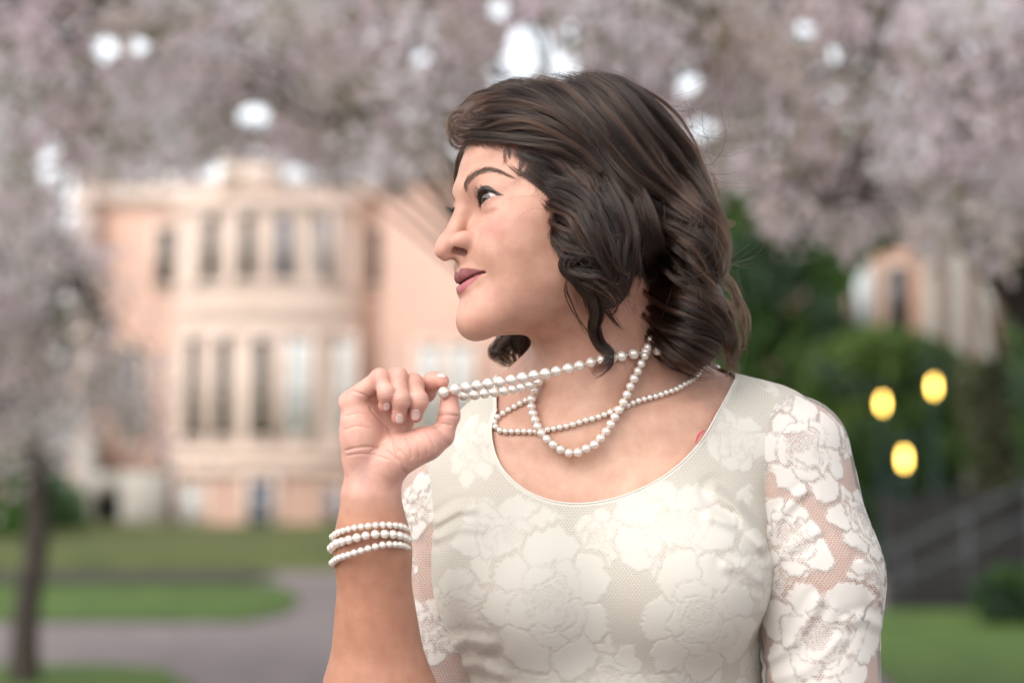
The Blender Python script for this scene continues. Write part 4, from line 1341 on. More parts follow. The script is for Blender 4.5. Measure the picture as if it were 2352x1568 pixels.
def leaf(fx, fy, cx, cy, ln, wd, rot):
    dx, dy = fx-cx, fy-cy
    a = dx*np.cos(rot)+dy*np.sin(rot); b = -dx*np.sin(rot)+dy*np.cos(rot)
    t = a/ln
    w = wd*np.clip(1-t*t, 0, 1)*(1-.25*t)*(1+.12*np.sin(a*2.6))
    return (np.abs(t) < 1) & (np.abs(b) < w) & ~((np.abs(b) < .28) & (t > -.8) & (wd > 4))

def lace(fx, fy, flowers, sprigs):
    sol = np.zeros(len(fx), bool); cov = np.zeros(len(fx), bool)
    for f in flowers:
        s, c = flower(fx, fy, *f)
        s &= ~cov; sol |= s; cov |= c
    for l in sprigs:
        sol |= leaf(fx, fy, *l) & ~cov
    return sol

def lace_soft(V, cf, flowers, sprigs, h=1.0):
    fx, fy = cf
    wx = sum(a*np.sin(fx*k*np.cos(r)+fy*k*np.sin(r)+p) for a, k, r, p in ((1.7, .17, .3, 0), (1.2, .31, 1.9, 2), (.7, .55, 2.7, 4), (.45, 1.05, .9, 1)))
    wy = sum(a*np.sin(fx*k*np.cos(r)+fy*k*np.sin(r)+p) for a, k, r, p in ((1.7, .16, 1.2, 3), (1.1, .29, 2.6, 5), (.7, .6, .2, 1), (.45, 1.1, 2.0, 2)))
    fx = fx+wx+.35*np.sin(fy*4.2); fy = fy+wy
    acc = np.zeros(len(fx))
    for ox, oy in ((-h, -h), (h, -h), (-h, h), (h, h), (0, 0)):
        acc += lace(fx+ox, fy+oy, flowers, sprigs)
    return acc/5

def sprig_set(rng, flowers, x0, x1, y0, y1, n):
    out = []
    for _ in range(n*6):
        if len(out) >= n*4: break
        x, y = rng.uniform(x0, x1), rng.uniform(y0, y1)
        if all((x-f[0])**2+(y-f[1])**2 > (f[2]*.98)**2 for f in flowers):
            r = rng.uniform(0, 6.28)
            for k in range(4):
                a = r+(k-1.5)*.75; ln = rng.uniform(5, 8)
                out.append((x+math.cos(a)*ln*1.1, y+math.sin(a)*ln*1.1, ln, rng.uniform(1.7, 2.8), a))
    return out

def knit(name, sheer):
    m, t, b = new_mat(name)
    lc = N(t, 'ShaderNodeAttribute', attribute_name='lace'); fu = N(t, 'ShaderNodeAttribute', attribute_name='cloth')
    # net ground: offset rows of little holes
    br = N(t, 'ShaderNodeTexBrick', i_Scale=1.0); br.offset = .5
    br.inputs['Brick Width'].default_value = 2.9; br.inputs['Row Height'].default_value = 2.0; br.inputs['Mortar Size'].default_value = .30 if sheer else .40; br.inputs['Mortar Smooth'].default_value = .5
    br.inputs['Color1'].default_value = (0, 0, 0, 1); br.inputs['Color2'].default_value = (0, 0, 0, 1); br.inputs['Mortar'].default_value = (1, 1, 1, 1)
    nzw = N(t, 'ShaderNodeTexNoise', i_Scale=.12, i_Detail=2); t.links.new(fu.outputs['Vector'], nzw.inputs['Vector'])
    wv = N(t, 'ShaderNodeVectorMath', operation='MULTIPLY_ADD'); wv.inputs[1].default_value = (2.5, 2.5, 2.5)
    t.links.new(nzw.outputs['Color'], wv.inputs[0]); t.links.new(fu.outputs['Vector'], wv.inputs[2])
    sq = N(t, 'ShaderNodeSeparateXYZ'); t.links.new(wv.outputs[0], sq.inputs[0])
    zx = N(t, 'ShaderNodeMath', operation='MULTIPLY'); zx.inputs[1].default_value = 2*math.pi/2.9; t.links.new(sq.outputs['X'], zx.inputs[0])
    zs_ = N(t, 'ShaderNodeMath', operation='SINE'); t.links.new(zx.outputs[0], zs_.inputs[0])
    zy = N(t, 'ShaderNodeMath', operation='MULTIPLY_ADD'); zy.inputs[1].default_value = .42; t.links.new(zs_.outputs[0], zy.inputs[0]); t.links.new(sq.outputs['Y'], zy.inputs[2])
    cb = N(t, 'ShaderNodeCombineXYZ'); t.links.new(sq.outputs['X'], cb.inputs[0]); t.links.new(zy.outputs[0], cb.inputs[1])
    t.links.new(cb.outputs[0], br.inputs['Vector'])
    th = N(t, 'ShaderNodeMath', operation='MAXIMUM'); t.links.new(lc.outputs['Fac'], th.inputs[0]); t.links.new(br.outputs['Color'], th.inputs[1])
    # fine horizontal ribs on the solid parts
    sp = N(t, 'ShaderNodeSeparateXYZ'); t.links.new(wv.outputs[0], sp.inputs[0])
    sn = N(t, 'ShaderNodeMath', operation='MULTIPLY'); sn.inputs[1].default_value = 4.2; t.links.new(sp.outputs['Y'], sn.inputs[0])
    sn2 = N(t, 'ShaderNodeMath', operation='SINE'); t.links.new(sn.outputs[0], sn2.inputs[0])
    hg = N(t, 'ShaderNodeMath', operation='MULTIPLY_ADD'); hg.inputs[1].default_value = .16; t.links.new(sn2.outputs[0], hg.inputs[0]); t.links.new(th.outputs[0], hg.inputs[2])
    nf = N(t, 'ShaderNodeTexNoise', i_Scale=1.4, i_Detail=3); t.links.new(fu.outputs['Vector'], nf.inputs['Vector'])
    hg2 = N(t, 'ShaderNodeMath', operation='MULTIPLY_ADD'); hg2.inputs[1].default_value = .35; t.links.new(nf.outputs['Fac'], hg2.inputs[0]); t.links.new(hg.outputs[0], hg2.inputs[2])
    bp = N(t, 'ShaderNodeBump', i_Strength=.17, i_Distance=.0008); t.links.new(hg2.outputs[0], bp.inputs['Height']); t.links.new(bp.outputs[0], b.inputs['Normal'])
    b.inputs['Roughness'].default_value = .85; b.inputs['Specular IOR Level'].default_value = .2
    b.inputs['Sheen Weight'].default_value = 0
    if sheer:
        b.inputs['Base Color'].default_value = (.64, .60, .55, 1)
        al = N(t, 'ShaderNodeMapRange'); al.inputs['To Min'].default_value = .06; al.inputs['To Max'].default_value = .92
        t.links.new(th.outputs[0], al.inputs['Value']); t.links.new(al.outputs[0], b.inputs['Alpha'])
    else:
        r = ramp(t, [(0, (.43, .385, .32)), (.5, (.52, .48, .415)), (1, (.585, .55, .485))], th.outputs[0])
        t.links.new(r.outputs[0], b.inputs['Base Color'])
    return m
M['knit'] = knit('cream_knit_lace', False); M['sheer'] = knit('sheer_knit_lace', True)

def dress_part(name, sdf, lo, hi, h, cutg, cloth, flowers, mat, parent, front_y, seed, nspr, rng_box):
    V, Q = surface_nets(sdf, lo, hi, h)
    fm = V[:, 1] < front_y
    V, Q, T = refine(V, Q, fm, sdf)
    T = np.concatenate([Q[:, [0, 1, 2]], Q[:, [0, 2, 3]], T])
    V, T = clip_mesh(V, T, cutg(V))
    cf = cloth(V)
    fl = flowers(cloth)
    spr = sprig_set(np.random.default_rng(seed), fl, *rng_box, nspr)
    lc = lace_soft(V, cf, fl, spr)
    if name == 'bodice': lc = np.maximum(lc, 1-sstep(7, 10, cutg(V)))
    G = grad(sdf, V); G /= np.linalg.norm(G, axis=1)[:, None]+1e-9
    V = V+G*(lc*.00035)[:, None]
    o = mesh_np(name, V, T, mat, parent, True, {'lace': lc, 'cloth': np.stack([cf[0], cf[1], np.zeros(len(V))], -1)})
    return o

cloth_b = lambda P: (P[:, 0]*1000+(P[:, 1]-2.15)*1000*np.sign(P[:, 0]-W(1375, 1200, 2.2)[0])*.5*(P[:, 1] > 2.15), P[:, 2]*1000)
def flowers_b(cloth):
    out = []
    for u, v, R, rot in ((1262, 1392, 62, .3), (1612, 1425, 56, 1.4), (1168, 1245, 46, 2.2), (1545, 1215, 50, .9), (1395, 1570, 40, 2.8), (1045, 1415, 42, 1.9), (1200, 1590, 44, .4), (1560, 1610, 42, 2.0), (1735, 1320, 34, .2),
                         (1690, 1010, 32, 1.1), (1085, 1040, 30, 2.6), (1370, 1240, 26, .5), (1740, 1560, 36, 1.0)):
        p = raycast(bodice_sdf, u, v)
        if not np.isnan(p).any():
            a, b_ = cloth(p); out.append((a[0], b_[0], R*.98, rot))
    return out
dress = empty('dress', PERSON_LOC); dress.parent = person; dress.location = (0, 0, 0)
tag(dress, 'cream knit lace dress with sheer flowered sleeves')
_lo = np.array([W(880, 0, 2.2)[0], 2.02, W(0, 1990, 2.1)[2]]); _hi = np.array([W(1890, 0, 2.2)[0], 2.42, W(0, 800, 2.3)[2]])
_bx0, _bx1 = _lo[0]*1000, _hi[0]*1000
bodice = dress_part('bodice', bodice_sdf, _lo, _hi, .0020, neck_g, cloth_b, flowers_b, M['knit'], dress, 2.2, 4, 22, (_bx0, _bx1, _lo[2]*1000, _hi[2]*1000))

def arm_axis(P, side):
    pts = ((1818, 1042, 2.215), (1876, 1330, 2.205), (1905, 1900, 2.18)) if side == 'r' else ((1035, 1130, 2.24), (985, 1500, 2.22), (900, 1900, 2.13))
    A = np.array([W(*p) for p in pts]); A = A[::-1]
    x = np.interp(P[:, 2], A[:, 2], A[:, 0]); y = np.interp(P[:, 2], A[:, 2], A[:, 1])
    return x, y
def cloth_arm(side):
    def f(P):
        x, y = arm_axis(P, side)
        return np.arctan2(P[:, 0]-x, -(P[:, 1]-y))*53.0, P[:, 2]*1000
    return f
def flowers_arm(sdf, spots):
    def f(cloth):
        out = []
        for u, v, R, rot in spots:
            p = raycast(sdf, u, v)
            if not np.isnan(p).any():
                a, b_ = cloth(p); out.append((a[0], b_[0], R, rot))
        base = list(out)
        for x, y, R, rot in base: out.append((x+118, y+25, R, rot+1)); out.append((x-125, y-15, R, rot+2))
        return out
    return f
_lo = np.array([W(1690, 0, 2.2)[0], 2.10, W(0, 1990, 2.1)[2]]); _hi = np.array([W(2090, 0, 2.2)[0], 2.32, W(0, 840, 2.3)[2]])
sleeve_r = dress_part('sleeve', sleeve_r_sdf, _lo, _hi, .0020, lambda V: (bodice_sdf(V)+.0035)*1000, cloth_arm('r'),
                      flowers_arm(sleeve_r_sdf, [(1850, 1030, 45, .4), (1812, 1235, 34, 1.5), (1985, 1200, 36, 2.4), (1892, 1475, 60, .8), (1795, 1350, 25, 2.0), (2012, 1335, 27, .5), (1810, 925, 26, 2.2), (1930, 1010, 22, 1.2)]), M['sheer'], dress, 2.25, 6, 9, (-180, 180, 800, 1400))
_lo = np.array([W(820, 0, 2.2)[0], 2.07, W(0, 1990, 2.1)[2]]); _hi = np.array([W(1190, 0, 2.2)[0], 2.34, W(0, 980, 2.3)[2]])
sleeve_l = dress_part('sleeve', sleeve_l_sdf, _lo, _hi, .0020, lambda V: np.minimum((bodice_sdf(V)+.0035)*1000, (V[:, 2]-W(0, 1760, 2.13)[2])*1000), cloth_arm('l'),
                      flowers_arm(sleeve_l_sdf, [(955, 1165, 26, .4), (990, 1450, 30, 1.2), (935, 1300, 12, 1.2)]), M['sheer'], dress, 2.25, 8, 9, (-180, 180, 800, 1400))
# neckline binding
nb = raycast(bodice_sdf, NP_[:, 0], NP_[:, 1]); ok = ~np.isnan(nb).any(1)
mb = MB(); mb.tube(spline(nb[ok], 140)+np.array([0, -.0002, 0]), .0008, 7)
m, t, b = new_mat('binding_knit'); b.inputs['Base Color'].default_value = (.72, .66, .58, 1); b.inputs['Roughness'].default_value = .95
mb.build('neckline_binding', m, dress, True)
# a fallen blossom petal on the edge of the neckline
pc_ = raycast(bodice_sdf, 1604, 1000)[0]+np.array([0, -.004, 0])
U_, V_ = np.meshgrid(np.linspace(-1, 1, 9), np.linspace(-1, 1, 5), indexing='ij')
ax = np.array([.62, -.1, .78]); sd = np.array([.78, 0, -.62])
P = pc_+ax*(U_*.0070)[..., None]+sd*(V_*.0012*(1-.6*U_**2)+.0016*U_**2-.0006*U_)[..., None]+np.array([0, -1, 0])*(.0012*V_**2+.0012*U_)[..., None]
i, j = np.meshgrid(np.arange(8), np.arange(4), indexing='ij')
m, t, b = new_mat('pink_petal'); b.inputs['Base Color'].default_value = (.72, .13, .19, 1); b.inputs['Roughness'].default_value = .45
pt = mesh_np('petal', P.reshape(-1, 3), np.stack([i*5+j, (i+1)*5+j, (i+1)*5+j+1, i*5+j+1], -1).reshape(-1, 4), m)
pt.modifiers.new('thickness', 'SOLIDIFY').thickness = .0004
tag(pt, 'small deep pink petal caught on the dress neckline', 'petal')
# ------------------------------------------------------------------ hair
def z1(x, y): return 918.8+.46877*x, 137.8+.46877*y
def ellw(P, c, r): return ell(P, c, r)
def shell_sdf(P):
    P = P.astype(np.float32)
    L = to_head(P).astype(np.float32)
    d = ell(L, (0, -20, 44), (83, 103, 81))/1000
    d = smin(d, ell(L, (0, -62, 0), (74, 68, 72))/1000, .03)
    d = smin(d, ell(P, W(1372, 545, 2.112), (.042, .036, .052)), .025)       # curls in front of the ear
    d = smin(d, ell(P, W(1395, 650, 2.115), (.025, .026, .030)), .025)
    d = smin(d, ell(P, W(1585, 610, 2.19), (.032, .080, .075)), .02)
    d = smin(d, ell(P, W(1592, 735, 2.195), (.037, .078, .052)), .015)         # back lengths
    d = smin(d, ell(P, W(1200, 700, 2.290), (.026, .030, .056)), .012)       # far side
    d = smin(d, ell(P, from_head([-62, 0, -30]), (.030, .030, .06)), .02)
    return d

hair_base = lambda P: smax(shell_sdf(P)+.007, -(head_sdf(P)+.0035), .004)
Vh, Qh = surface_nets(hair_base, HO+np.array([-.15, -.15, -.19]), HO+np.array([.19, .2, .17]), .003)
m, t, b = new_mat('hair_under'); b.inputs['Roughness'].default_value = .55; b.inputs['Specular IOR Level'].default_value = .25
tc = N(t, 'ShaderNodeTexCoord'); mp = N(t, 'ShaderNodeMapping'); mp.inputs['Scale'].default_value = (60, 60, 400); mp.inputs['Rotation'].default_value = (0, .7, 0)
t.links.new(tc.outputs['Object'], mp.inputs['Vector']); nz_ = N(t, 'ShaderNodeTexNoise', i_Scale=4, i_Detail=3); t.links.new(mp.outputs[0], nz_.inputs['Vector'])
r = ramp(t, [(.3, (.010, .006, .005)), (.7, (.026, .016, .012))], nz_.outputs['Fac']); t.links.new(r.outputs[0], b.inputs['Base Color'])
hair = mesh_np('hair', Vh, Qh, m, person)

ST_L, ST_R, ST_S = [], [], []
hrng = np.random.default_rng(42)
def shell_depth(uv, far=False):
    P = raycast(shell_sdf, uv[:, 0], uv[:, 1], 1.98, 2.40)
    y = P[:, 1]
    bad = np.isnan(y)
    if bad.all(): return np.full(len(uv), 2.2)
    if bad.any():
        # past the outline: stay at the depth of the nearest hit of the same lock
        i = np.arange(len(y)); y[bad] = np.interp(i[bad], i[~bad], y[~bad])
    return y

def lock(pts, hwid, n, rad=.00013, depth=None, dy=0.0, thick=7.0, taper=.35, wave=.0, zc=True, loose=1.0, root=.75, ptip=None):
    """pts in the hair close-up; hwid half width in photo units; depth: fixed Y (else on the hair surface); dy mm towards the viewer"""
    uv = np.array([z1(*p[:2]) for p in pts]) if zc else np.array([p[:2] for p in pts], float)
    K = 30
    uv = spline(uv, K)
    if depth is None: y = shell_depth(uv)
    else: y = np.interp(np.linspace(0, 1, K), np.linspace(0, 1, len(np.atleast_1d(depth))), np.atleast_1d(depth))
    for _ in range(4): y[1:-1] = (y[:-2]+2*y[1:-1]+y[2:])/4
    dyv = np.interp(np.linspace(0, 1, K), np.linspace(0, 1, len(np.atleast_1d(dy))), np.atleast_1d(dy))
    G = W(uv[:, 0], uv[:, 1], y-dyv*.001)
    T = np.gradient(G, axis=0); T /= np.linalg.norm(T, axis=1)[:, None]
    view = np.array([0, 1.0, 0]); S = np.cross(T, view); S /= np.linalg.norm(S, axis=1)[:, None]+1e-9
    Nn = np.cross(S, T)
    q = np.linspace(0, 1, K)
    wid = hwid*.00038*(root+(1-root)*np.minimum(q/.25, 1))*np.interp(q, [0, .55, 1], [1, 1, taper])
    th = thick*.001*np.interp(q, [0, .2, .7, 1], [.7, 1, .9, taper])
    nc = max(3, int(round(n/38)))
    cc = np.stack([np.linspace(-1, 1, nc)[hrng.permutation(nc)]+hrng.normal(0, .12, nc), hrng.uniform(-1, 1, nc)], -1)
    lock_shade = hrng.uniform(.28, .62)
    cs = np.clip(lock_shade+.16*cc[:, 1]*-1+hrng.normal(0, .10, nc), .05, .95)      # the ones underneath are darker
    cp = hrng.uniform(0, 6.28, (nc, 2)); cf_ = hrng.uniform(.7, 1.5, nc); ca = hrng.uniform(.5, 1.5, nc)*.0022*loose*min(1.0, float(np.linalg.norm(np.diff(G, axis=0), axis=1).sum())/.12)
    ci = hrng.integers(0, nc, n)
    own = np.clip(hrng.normal(0, .5, (n, 2)), -1.25, 1.25)
    sub_w = min(1.0, 1.35/nc**.5)
    for k in range(n):
        c = ci[k]
        spread = sub_w*np.interp(q, [0, .25, .8, 1], [1.0, .62, .42, .20])
        a = cc[c, 0]*np.interp(q, [0, .5, 1], [1, .95, .85])+own[k, 0]*spread
        b_ = cc[c, 1]+own[k, 1]*spread
        p1, p2 = hrng.uniform(0, 6.28, 2); f = hrng.uniform(.6, 1.6)
        amp = (.0006 if hrng.uniform() > .12 else .0034)*loose
        wv = amp*q*np.sin(2*np.pi*f*q+p1)+ca[c]*np.minimum(q*2, 1)*np.sin(2*np.pi*cf_[c]*q+cp[c, 0])
        wv2 = amp*q*np.sin(2*np.pi*f*q+p2)+ca[c]*.8*np.minimum(q*2, 1)*np.sin(2*np.pi*cf_[c]*q+cp[c, 1])
        if wave: wv = wv+wave*.001*np.sin(2*np.pi*(1.6*q)+cc[c, 0]*1.5)*np.minimum(q*3, 1)
        P = G+S*(a*wid+wv)[:, None]+Nn*(b_*th+wv2)[:, None]
        cutq = int(K*(hrng.uniform(.80, 1.0) if hrng.uniform() < .7 else hrng.uniform(.6, 1)))
        st = int(hrng.uniform(0, 1)**1.6*9)
        P = P[st:max(cutq, st+6)]
        ST_L.append(P); ST_R.append(np.interp(np.linspace(0, 1, len(P)), [0, .12, .7, 1], [.15, 1, .9, .2])*rad*hrng.uniform(.7, 1.25))
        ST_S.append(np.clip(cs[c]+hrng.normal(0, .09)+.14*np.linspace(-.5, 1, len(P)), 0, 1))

# crown and top, falling to the back
for pts, w, n in (
    ([(430, 168), (560, 190), (680, 260), (790, 370), (880, 480), (960, 600)], 34, 420),
    ([(520, 145), (650, 175), (780, 265), (890, 385), (980, 500), (1040, 620)], 34, 420),
    ([(610, 122), (740, 165), (860, 265), (960, 385), (1040, 500), (1090, 640)], 34, 420),
    ([(710, 106), (840, 155), (950, 265), (1040, 395), (1110, 520), (1170, 660)], 34, 420),
    ([(790, 100), (930, 155), (1040, 265), (1120, 395), (1210, 520), (1320, 640)], 36, 440),
    ([(860, 99), (1000, 155), (1110, 265), (1200, 395), (1310, 510), (1430, 620), (1510, 720), (1565, 820), (1585, 920)], 36, 440),
    ([(920, 104), (1070, 155), (1200, 265), (1310, 390), (1400, 510), (1470, 620), (1515, 710), (1560, 800), (1590, 890)], 34, 440),
    ([(880, 100), (1040, 135), (1190, 215), (1310, 325), (1400, 440), (1465, 560), (1490, 680)], 26, 420),
    ([(840, 98), (1020, 126), (1180, 196), (1320, 305), (1420, 430), (1485, 560), (1505, 690)], 16, 320),
    ([(640, 118), (560, 125), (480, 140), (400, 175), (345, 215)], 14, 220)):
    lock(pts, w, n)
# back: long waves turning out to the right
for pts, w, n in (
    ([(760, 180), (900, 330), (1010, 470), (1090, 570), (1180, 640), (1300, 720), (1420, 780), (1520, 850), (1575, 930), (1585, 1000), (1560, 1060)], 38, 480),
    ([(840, 170), (980, 330), (1090, 480), (1170, 580), (1280, 660), (1400, 740), (1510, 800), (1570, 880), (1590, 960), (1560, 1040)], 36, 460),
    ([(720, 200), (860, 380), (980, 520), (1110, 650), (1200, 740), (1330, 830), (1450, 900), (1540, 960), (1575, 1040)], 36, 420),
    ([(900, 160), (1040, 330), (1150, 480), (1240, 600), (1340, 690), (1440, 770), (1530, 830), (1580, 900), (1585, 980)], 30, 380),
    ([(960, 150), (1120, 300), (1250, 440), (1350, 560), (1420, 640), (1480, 720), (1540, 810), (1580, 900)], 26, 320),
    ([(1120, 620), (1170, 760), (1190, 900), (1215, 1000), (1280, 1080), (1380, 1130), (1500, 1160), (1600, 1190), (1650, 1235)], 34, 460),
    ([(1130, 660), (1170, 780), (1200, 900), (1225, 1020), (1290, 1110), (1400, 1170), (1530, 1205), (1610, 1245), (1645, 1305)], 36, 460),
    ([(1150, 760), (1195, 900), (1215, 1040), (1235, 1150), (1300, 1235), (1420, 1295), (1530, 1335), (1600, 1385), (1620, 1440)], 38, 480),
    ([(1165, 820), (1205, 980), (1225, 1120), (1245, 1240), (1320, 1330), (1430, 1390), (1530, 1435), (1590, 1480), (1600, 1530)], 36, 460),
    ([(1180, 880), (1215, 1060), (1230, 1200), (1255, 1310), (1330, 1400), (1430, 1455), (1520, 1500), (1575, 1540)], 32, 420),
    ([(1290, 790), (1400, 860), (1480, 940), (1530, 1020), (1560, 1100), (1600, 1160)], 34, 360),
    ([(1210, 800), (1270, 900), (1360, 980), (1440, 1060), (1520, 1120), (1580, 1160)], 38, 380),
    ([(1160, 790), (1205, 930), (1240, 1060), (1330, 1140), (1440, 1190), (1550, 1260), (1610, 1340), (1620, 1440), (1590, 1520)], 30, 380),
    ([(1500, 690), (1560, 790), (1585, 900), (1580, 1000), (1550, 1090)], 20, 260),
    ([(1560, 1180), (1600, 1290), (1625, 1410), (1615, 1530), (1590, 1570)], 22, 300)):
    lock(pts, w, n, thick=9)
for pts in ([(1205, 1000), (1228, 1150), (1250, 1290), (1330, 1400), (1440, 1470), (1530, 1530), (1600, 1530)], [(1210, 1030), (1228, 1190), (1245, 1330), (1290, 1420), (1380, 1500), (1480, 1550), (1560, 1555)]):
    lock(pts, 18, 180, dy=4)
# fringe swept over the forehead to a tuft
for pts, w, n, dy in (
    ([(960, 500), (880, 420), (790, 350), (680, 300), (560, 280), (440, 290), (340, 318), (270, 296)], 22, 380, 6),
    ([(940, 470), (850, 380), (740, 310), (620, 265), (500, 245), (400, 250), (320, 282), (262, 300)], 22, 380, 5),
    ([(900, 400), (800, 310), (690, 250), (570, 215), (460, 200), (380, 215), (322, 250)], 22, 360, 4),
    ([(980, 560), (880, 470), (770, 400), (660, 362), (540, 348), (430, 362), (340, 392), (275, 412), (258, 392)], 20, 380, 8),
    ([(920, 500), (800, 430), (690, 398), (560, 385), (450, 388), (350, 396), (270, 396), (250, 372), (262, 340)], 15, 300, 9),
    ([(850, 330), (740, 260), (640, 210), (540, 185), (440, 180), (370, 200), (315, 240), (268, 290)], 20, 340, 3),
    ([(780, 390), (680, 340), (580, 320), (470, 325), (370, 345), (300, 350), (258, 330), (262, 292)], 18, 300, 7)):
    lock(pts, w, n, dy=dy, thick=6, taper=.6)
for pts in ([(380, 300), (310, 268), (262, 280), (250, 315), (272, 335)], [(360, 400), (290, 404), (252, 372), (262, 330), (300, 300)], [(340, 360), (285, 372), (245, 350), (240, 300), (275, 275)], [(420, 300), (350, 280), (290, 285), (262, 320), (285, 350)]):
    lock(pts, 9, 70, dy=6, loose=1.8)
# waves over temple, cheek and ear
for pts, w, n, dy in (
    ([(640, 405), (740, 440), (840, 520), (920, 620), (960, 730)], 30, 380, 6),
    ([(560, 430), (680, 465), (800, 520), (900, 600), (980, 700)], 24, 340, 7),
    ([(610, 545), (700, 590), (800, 620), (880, 670), (950, 760), (990, 840)], 16, 240, 9),
    ([(600, 520), (680, 560), (760, 640), (850, 690), (920, 760), (970, 850)], 22, 300, 7),
    ([(705, 695), (780, 720), (860, 770), (920, 850), (960, 930), (1010, 965)], 15, 260, 10),
    ([(695, 765), (760, 800), (840, 850), (900, 920), (960, 990)], 17, 260, 9),
    ([(720, 820), (780, 890), (850, 940), (930, 960), (990, 940)], 14, 180, 8),
    ([(700, 620), (800, 640), (900, 700), (980, 790), (1030, 870), (1085, 888), (1150, 884)], 16, 240, 11),
    ([(950, 650), (1000, 760), (1040, 880), (1065, 980), (1085, 1080)], 28, 380, 8),
    ([(1000, 580), (1060, 700), (1095, 830), (1120, 960), (1125, 1070), (1095, 1175)], 24, 360, 6),
    ([(880, 640), (930, 760), (980, 880), (1005, 980), (1045, 1060), (1085, 1150)], 28, 380, 9),
    ([(820, 560), (880, 660), (930, 780), (960, 900), (980, 1000)], 28, 340, 6),
    ([(1000, 860), (910, 900), (845, 960), (822, 1010), (870, 1055), (970, 1095), (1050, 1150), (1085, 1200)], 13, 170, 6),
    ([(960, 900), (880, 960), (832, 1008), (885, 1062), (985, 1115), (1050, 1180), (1075, 1240)], 11, 150, 6),
    ([(822, 1010), (900, 1036), (1000, 1046), (1075, 1085), (1110, 1145), (1098, 1185)], 13, 180, 8),
    ([(960, 880), (1010, 960), (1060, 1030), (1110, 1060), (1135, 1040)], 18, 260, 8)):
    lock(pts, w, n, dy=dy, thick=6, taper=.5, loose=1.4)
# the long curl falling over the neck, and thinner ones
lock([(835, 1040), (900, 1100), (950, 1170), (965, 1250), (957, 1320), (985, 1390), (1028, 1430), (1028, 1480), (990, 1520), (930, 1555)], 14, 360, dy=np.array([10, 8, 6, 8, 10, 14, 14]), depth=[2.085, 2.09, 2.11, 2.135, 2.145, 2.145, 2.14], thick=5, taper=.4)
lock([(880, 1070), (960, 1150), (1005, 1230), (1055, 1285), (1108, 1330)], 6, 70, depth=[2.09, 2.11, 2.13, 2.14], thick=3)
lock([(822, 1060), (812, 1130), (850, 1220), (910, 1320), (950, 1390)], 3, 26, depth=[2.085, 2.09, 2.10, 2.115, 2.13], thick=2)
lock([(830, 1060), (880, 1140), (925, 1220), (950, 1300)], 4, 30, depth=[2.085, 2.09, 2.11, 2.12], thick=2)
lock([(1020, 1130), (1060, 1200), (1000, 1270)], 5, 40, depth=[2.10, 2.12, 2.13], thick=2)
for pts in ([(525, 420), (522, 480), (540, 530)], [(545, 425), (548, 480), (552, 500)], [(610, 450), (600, 520), (585, 590)], [(630, 460), (640, 520), (610, 600)], [(540, 520), (600, 570), (690, 590), (800, 600)], [(620, 580), (680, 640), (760, 690), (860, 740)], [(690, 740), (720, 700), (760, 660)], [(760, 870), (740, 930), (790, 990)]):
    lock(pts, 4, 22, dy=3, thick=2, loose=.9)
# soft short hairs along the hairline
for k in range(330):
    q = hrng.uniform(0, 1); x, y = np.interp(q, [0, .3, .55, .8, 1], [345, 520, 640, 700, 740]), np.interp(q, [0, .3, .55, .8, 1], [395, 405, 470, 600, 720])
    a = hrng.normal(1.5-1.0*q, .5); ln = hrng.uniform(25, 75)
    lock([(x, y), (x+ln*.5*math.cos(a), y+ln*.5*math.sin(a)), (x+ln*math.cos(a+hrng.normal(0, .5)), y+ln*math.sin(a+.2))], 3, 2, rad=8e-5, dy=1.5, thick=1.5, loose=1.2)
# loose strands crossing the locks
for k in range(260):
    x0, y0 = hrng.uniform(560, 1500), hrng.uniform(150, 1100)
    if x0 < 900 and y0 > 500 and x0 < 640+(y0-500)*.4: continue
    a = np.interp(x0, [560, 900, 1500], [.5, .8, 1.0])+hrng.normal(0, .5); ln = hrng.uniform(120, 420); c = hrng.normal(0, .8)
    pts = [(x0+ln*t*math.cos(a+c*t), y0+ln*t*math.sin(a+c*t)) for t in (0, .33, .66, 1)]
    lock(pts, 5, 3, rad=9e-5, dy=hrng.uniform(4, 11), thick=3, loose=2.0)
# far side: strand past the forehead, and the ends behind the chin
lock([(330, 395), (298, 480), (272, 570), (262, 650), (262, 700)], 6, 120, depth=[2.165, 2.18, 2.19, 2.195], thick=5)
for pts in ([(640, 1270), (600, 1370), (585, 1450), (600, 1540)], [(690, 1270), (675, 1380), (668, 1480), (640, 1560)], [(570, 1300), (490, 1390), (465, 1430), (500, 1450), (550, 1490), (540, 1550)], [(600, 1290), (530, 1380), (510, 1440), (540, 1500)], [(660, 1290), (640, 1400), (630, 1490), (620, 1570)]):
    lock(pts, 18, 200, depth=[2.27, 2.285, 2.295, 2.295], thick=12, taper=.4)
# outer wisps on the right
for pts, n in (([(1530, 1010), (1610, 1080), (1665, 1170), (1688, 1270), (1670, 1350), (1620, 1405)], 60), ([(1480, 640), (1535, 700), (1555, 770), (1530, 850)], 26), ([(1560, 1080), (1640, 1150), (1690, 1260), (1680, 1380), (1630, 1480)], 36), ([(1585, 790), (1620, 800), (1590, 812)], 22),
               ([(1600, 1170), (1640, 1200), (1610, 1240)], 30), ([(1590, 1440), (1650, 1500), (1640, 1560)], 30), ([(1500, 520), (1540, 600), (1555, 690), (1530, 790)], 18)):
    lock(pts, 7, n, depth=[2.19, 2.2, 2.2], thick=8, loose=1.3)
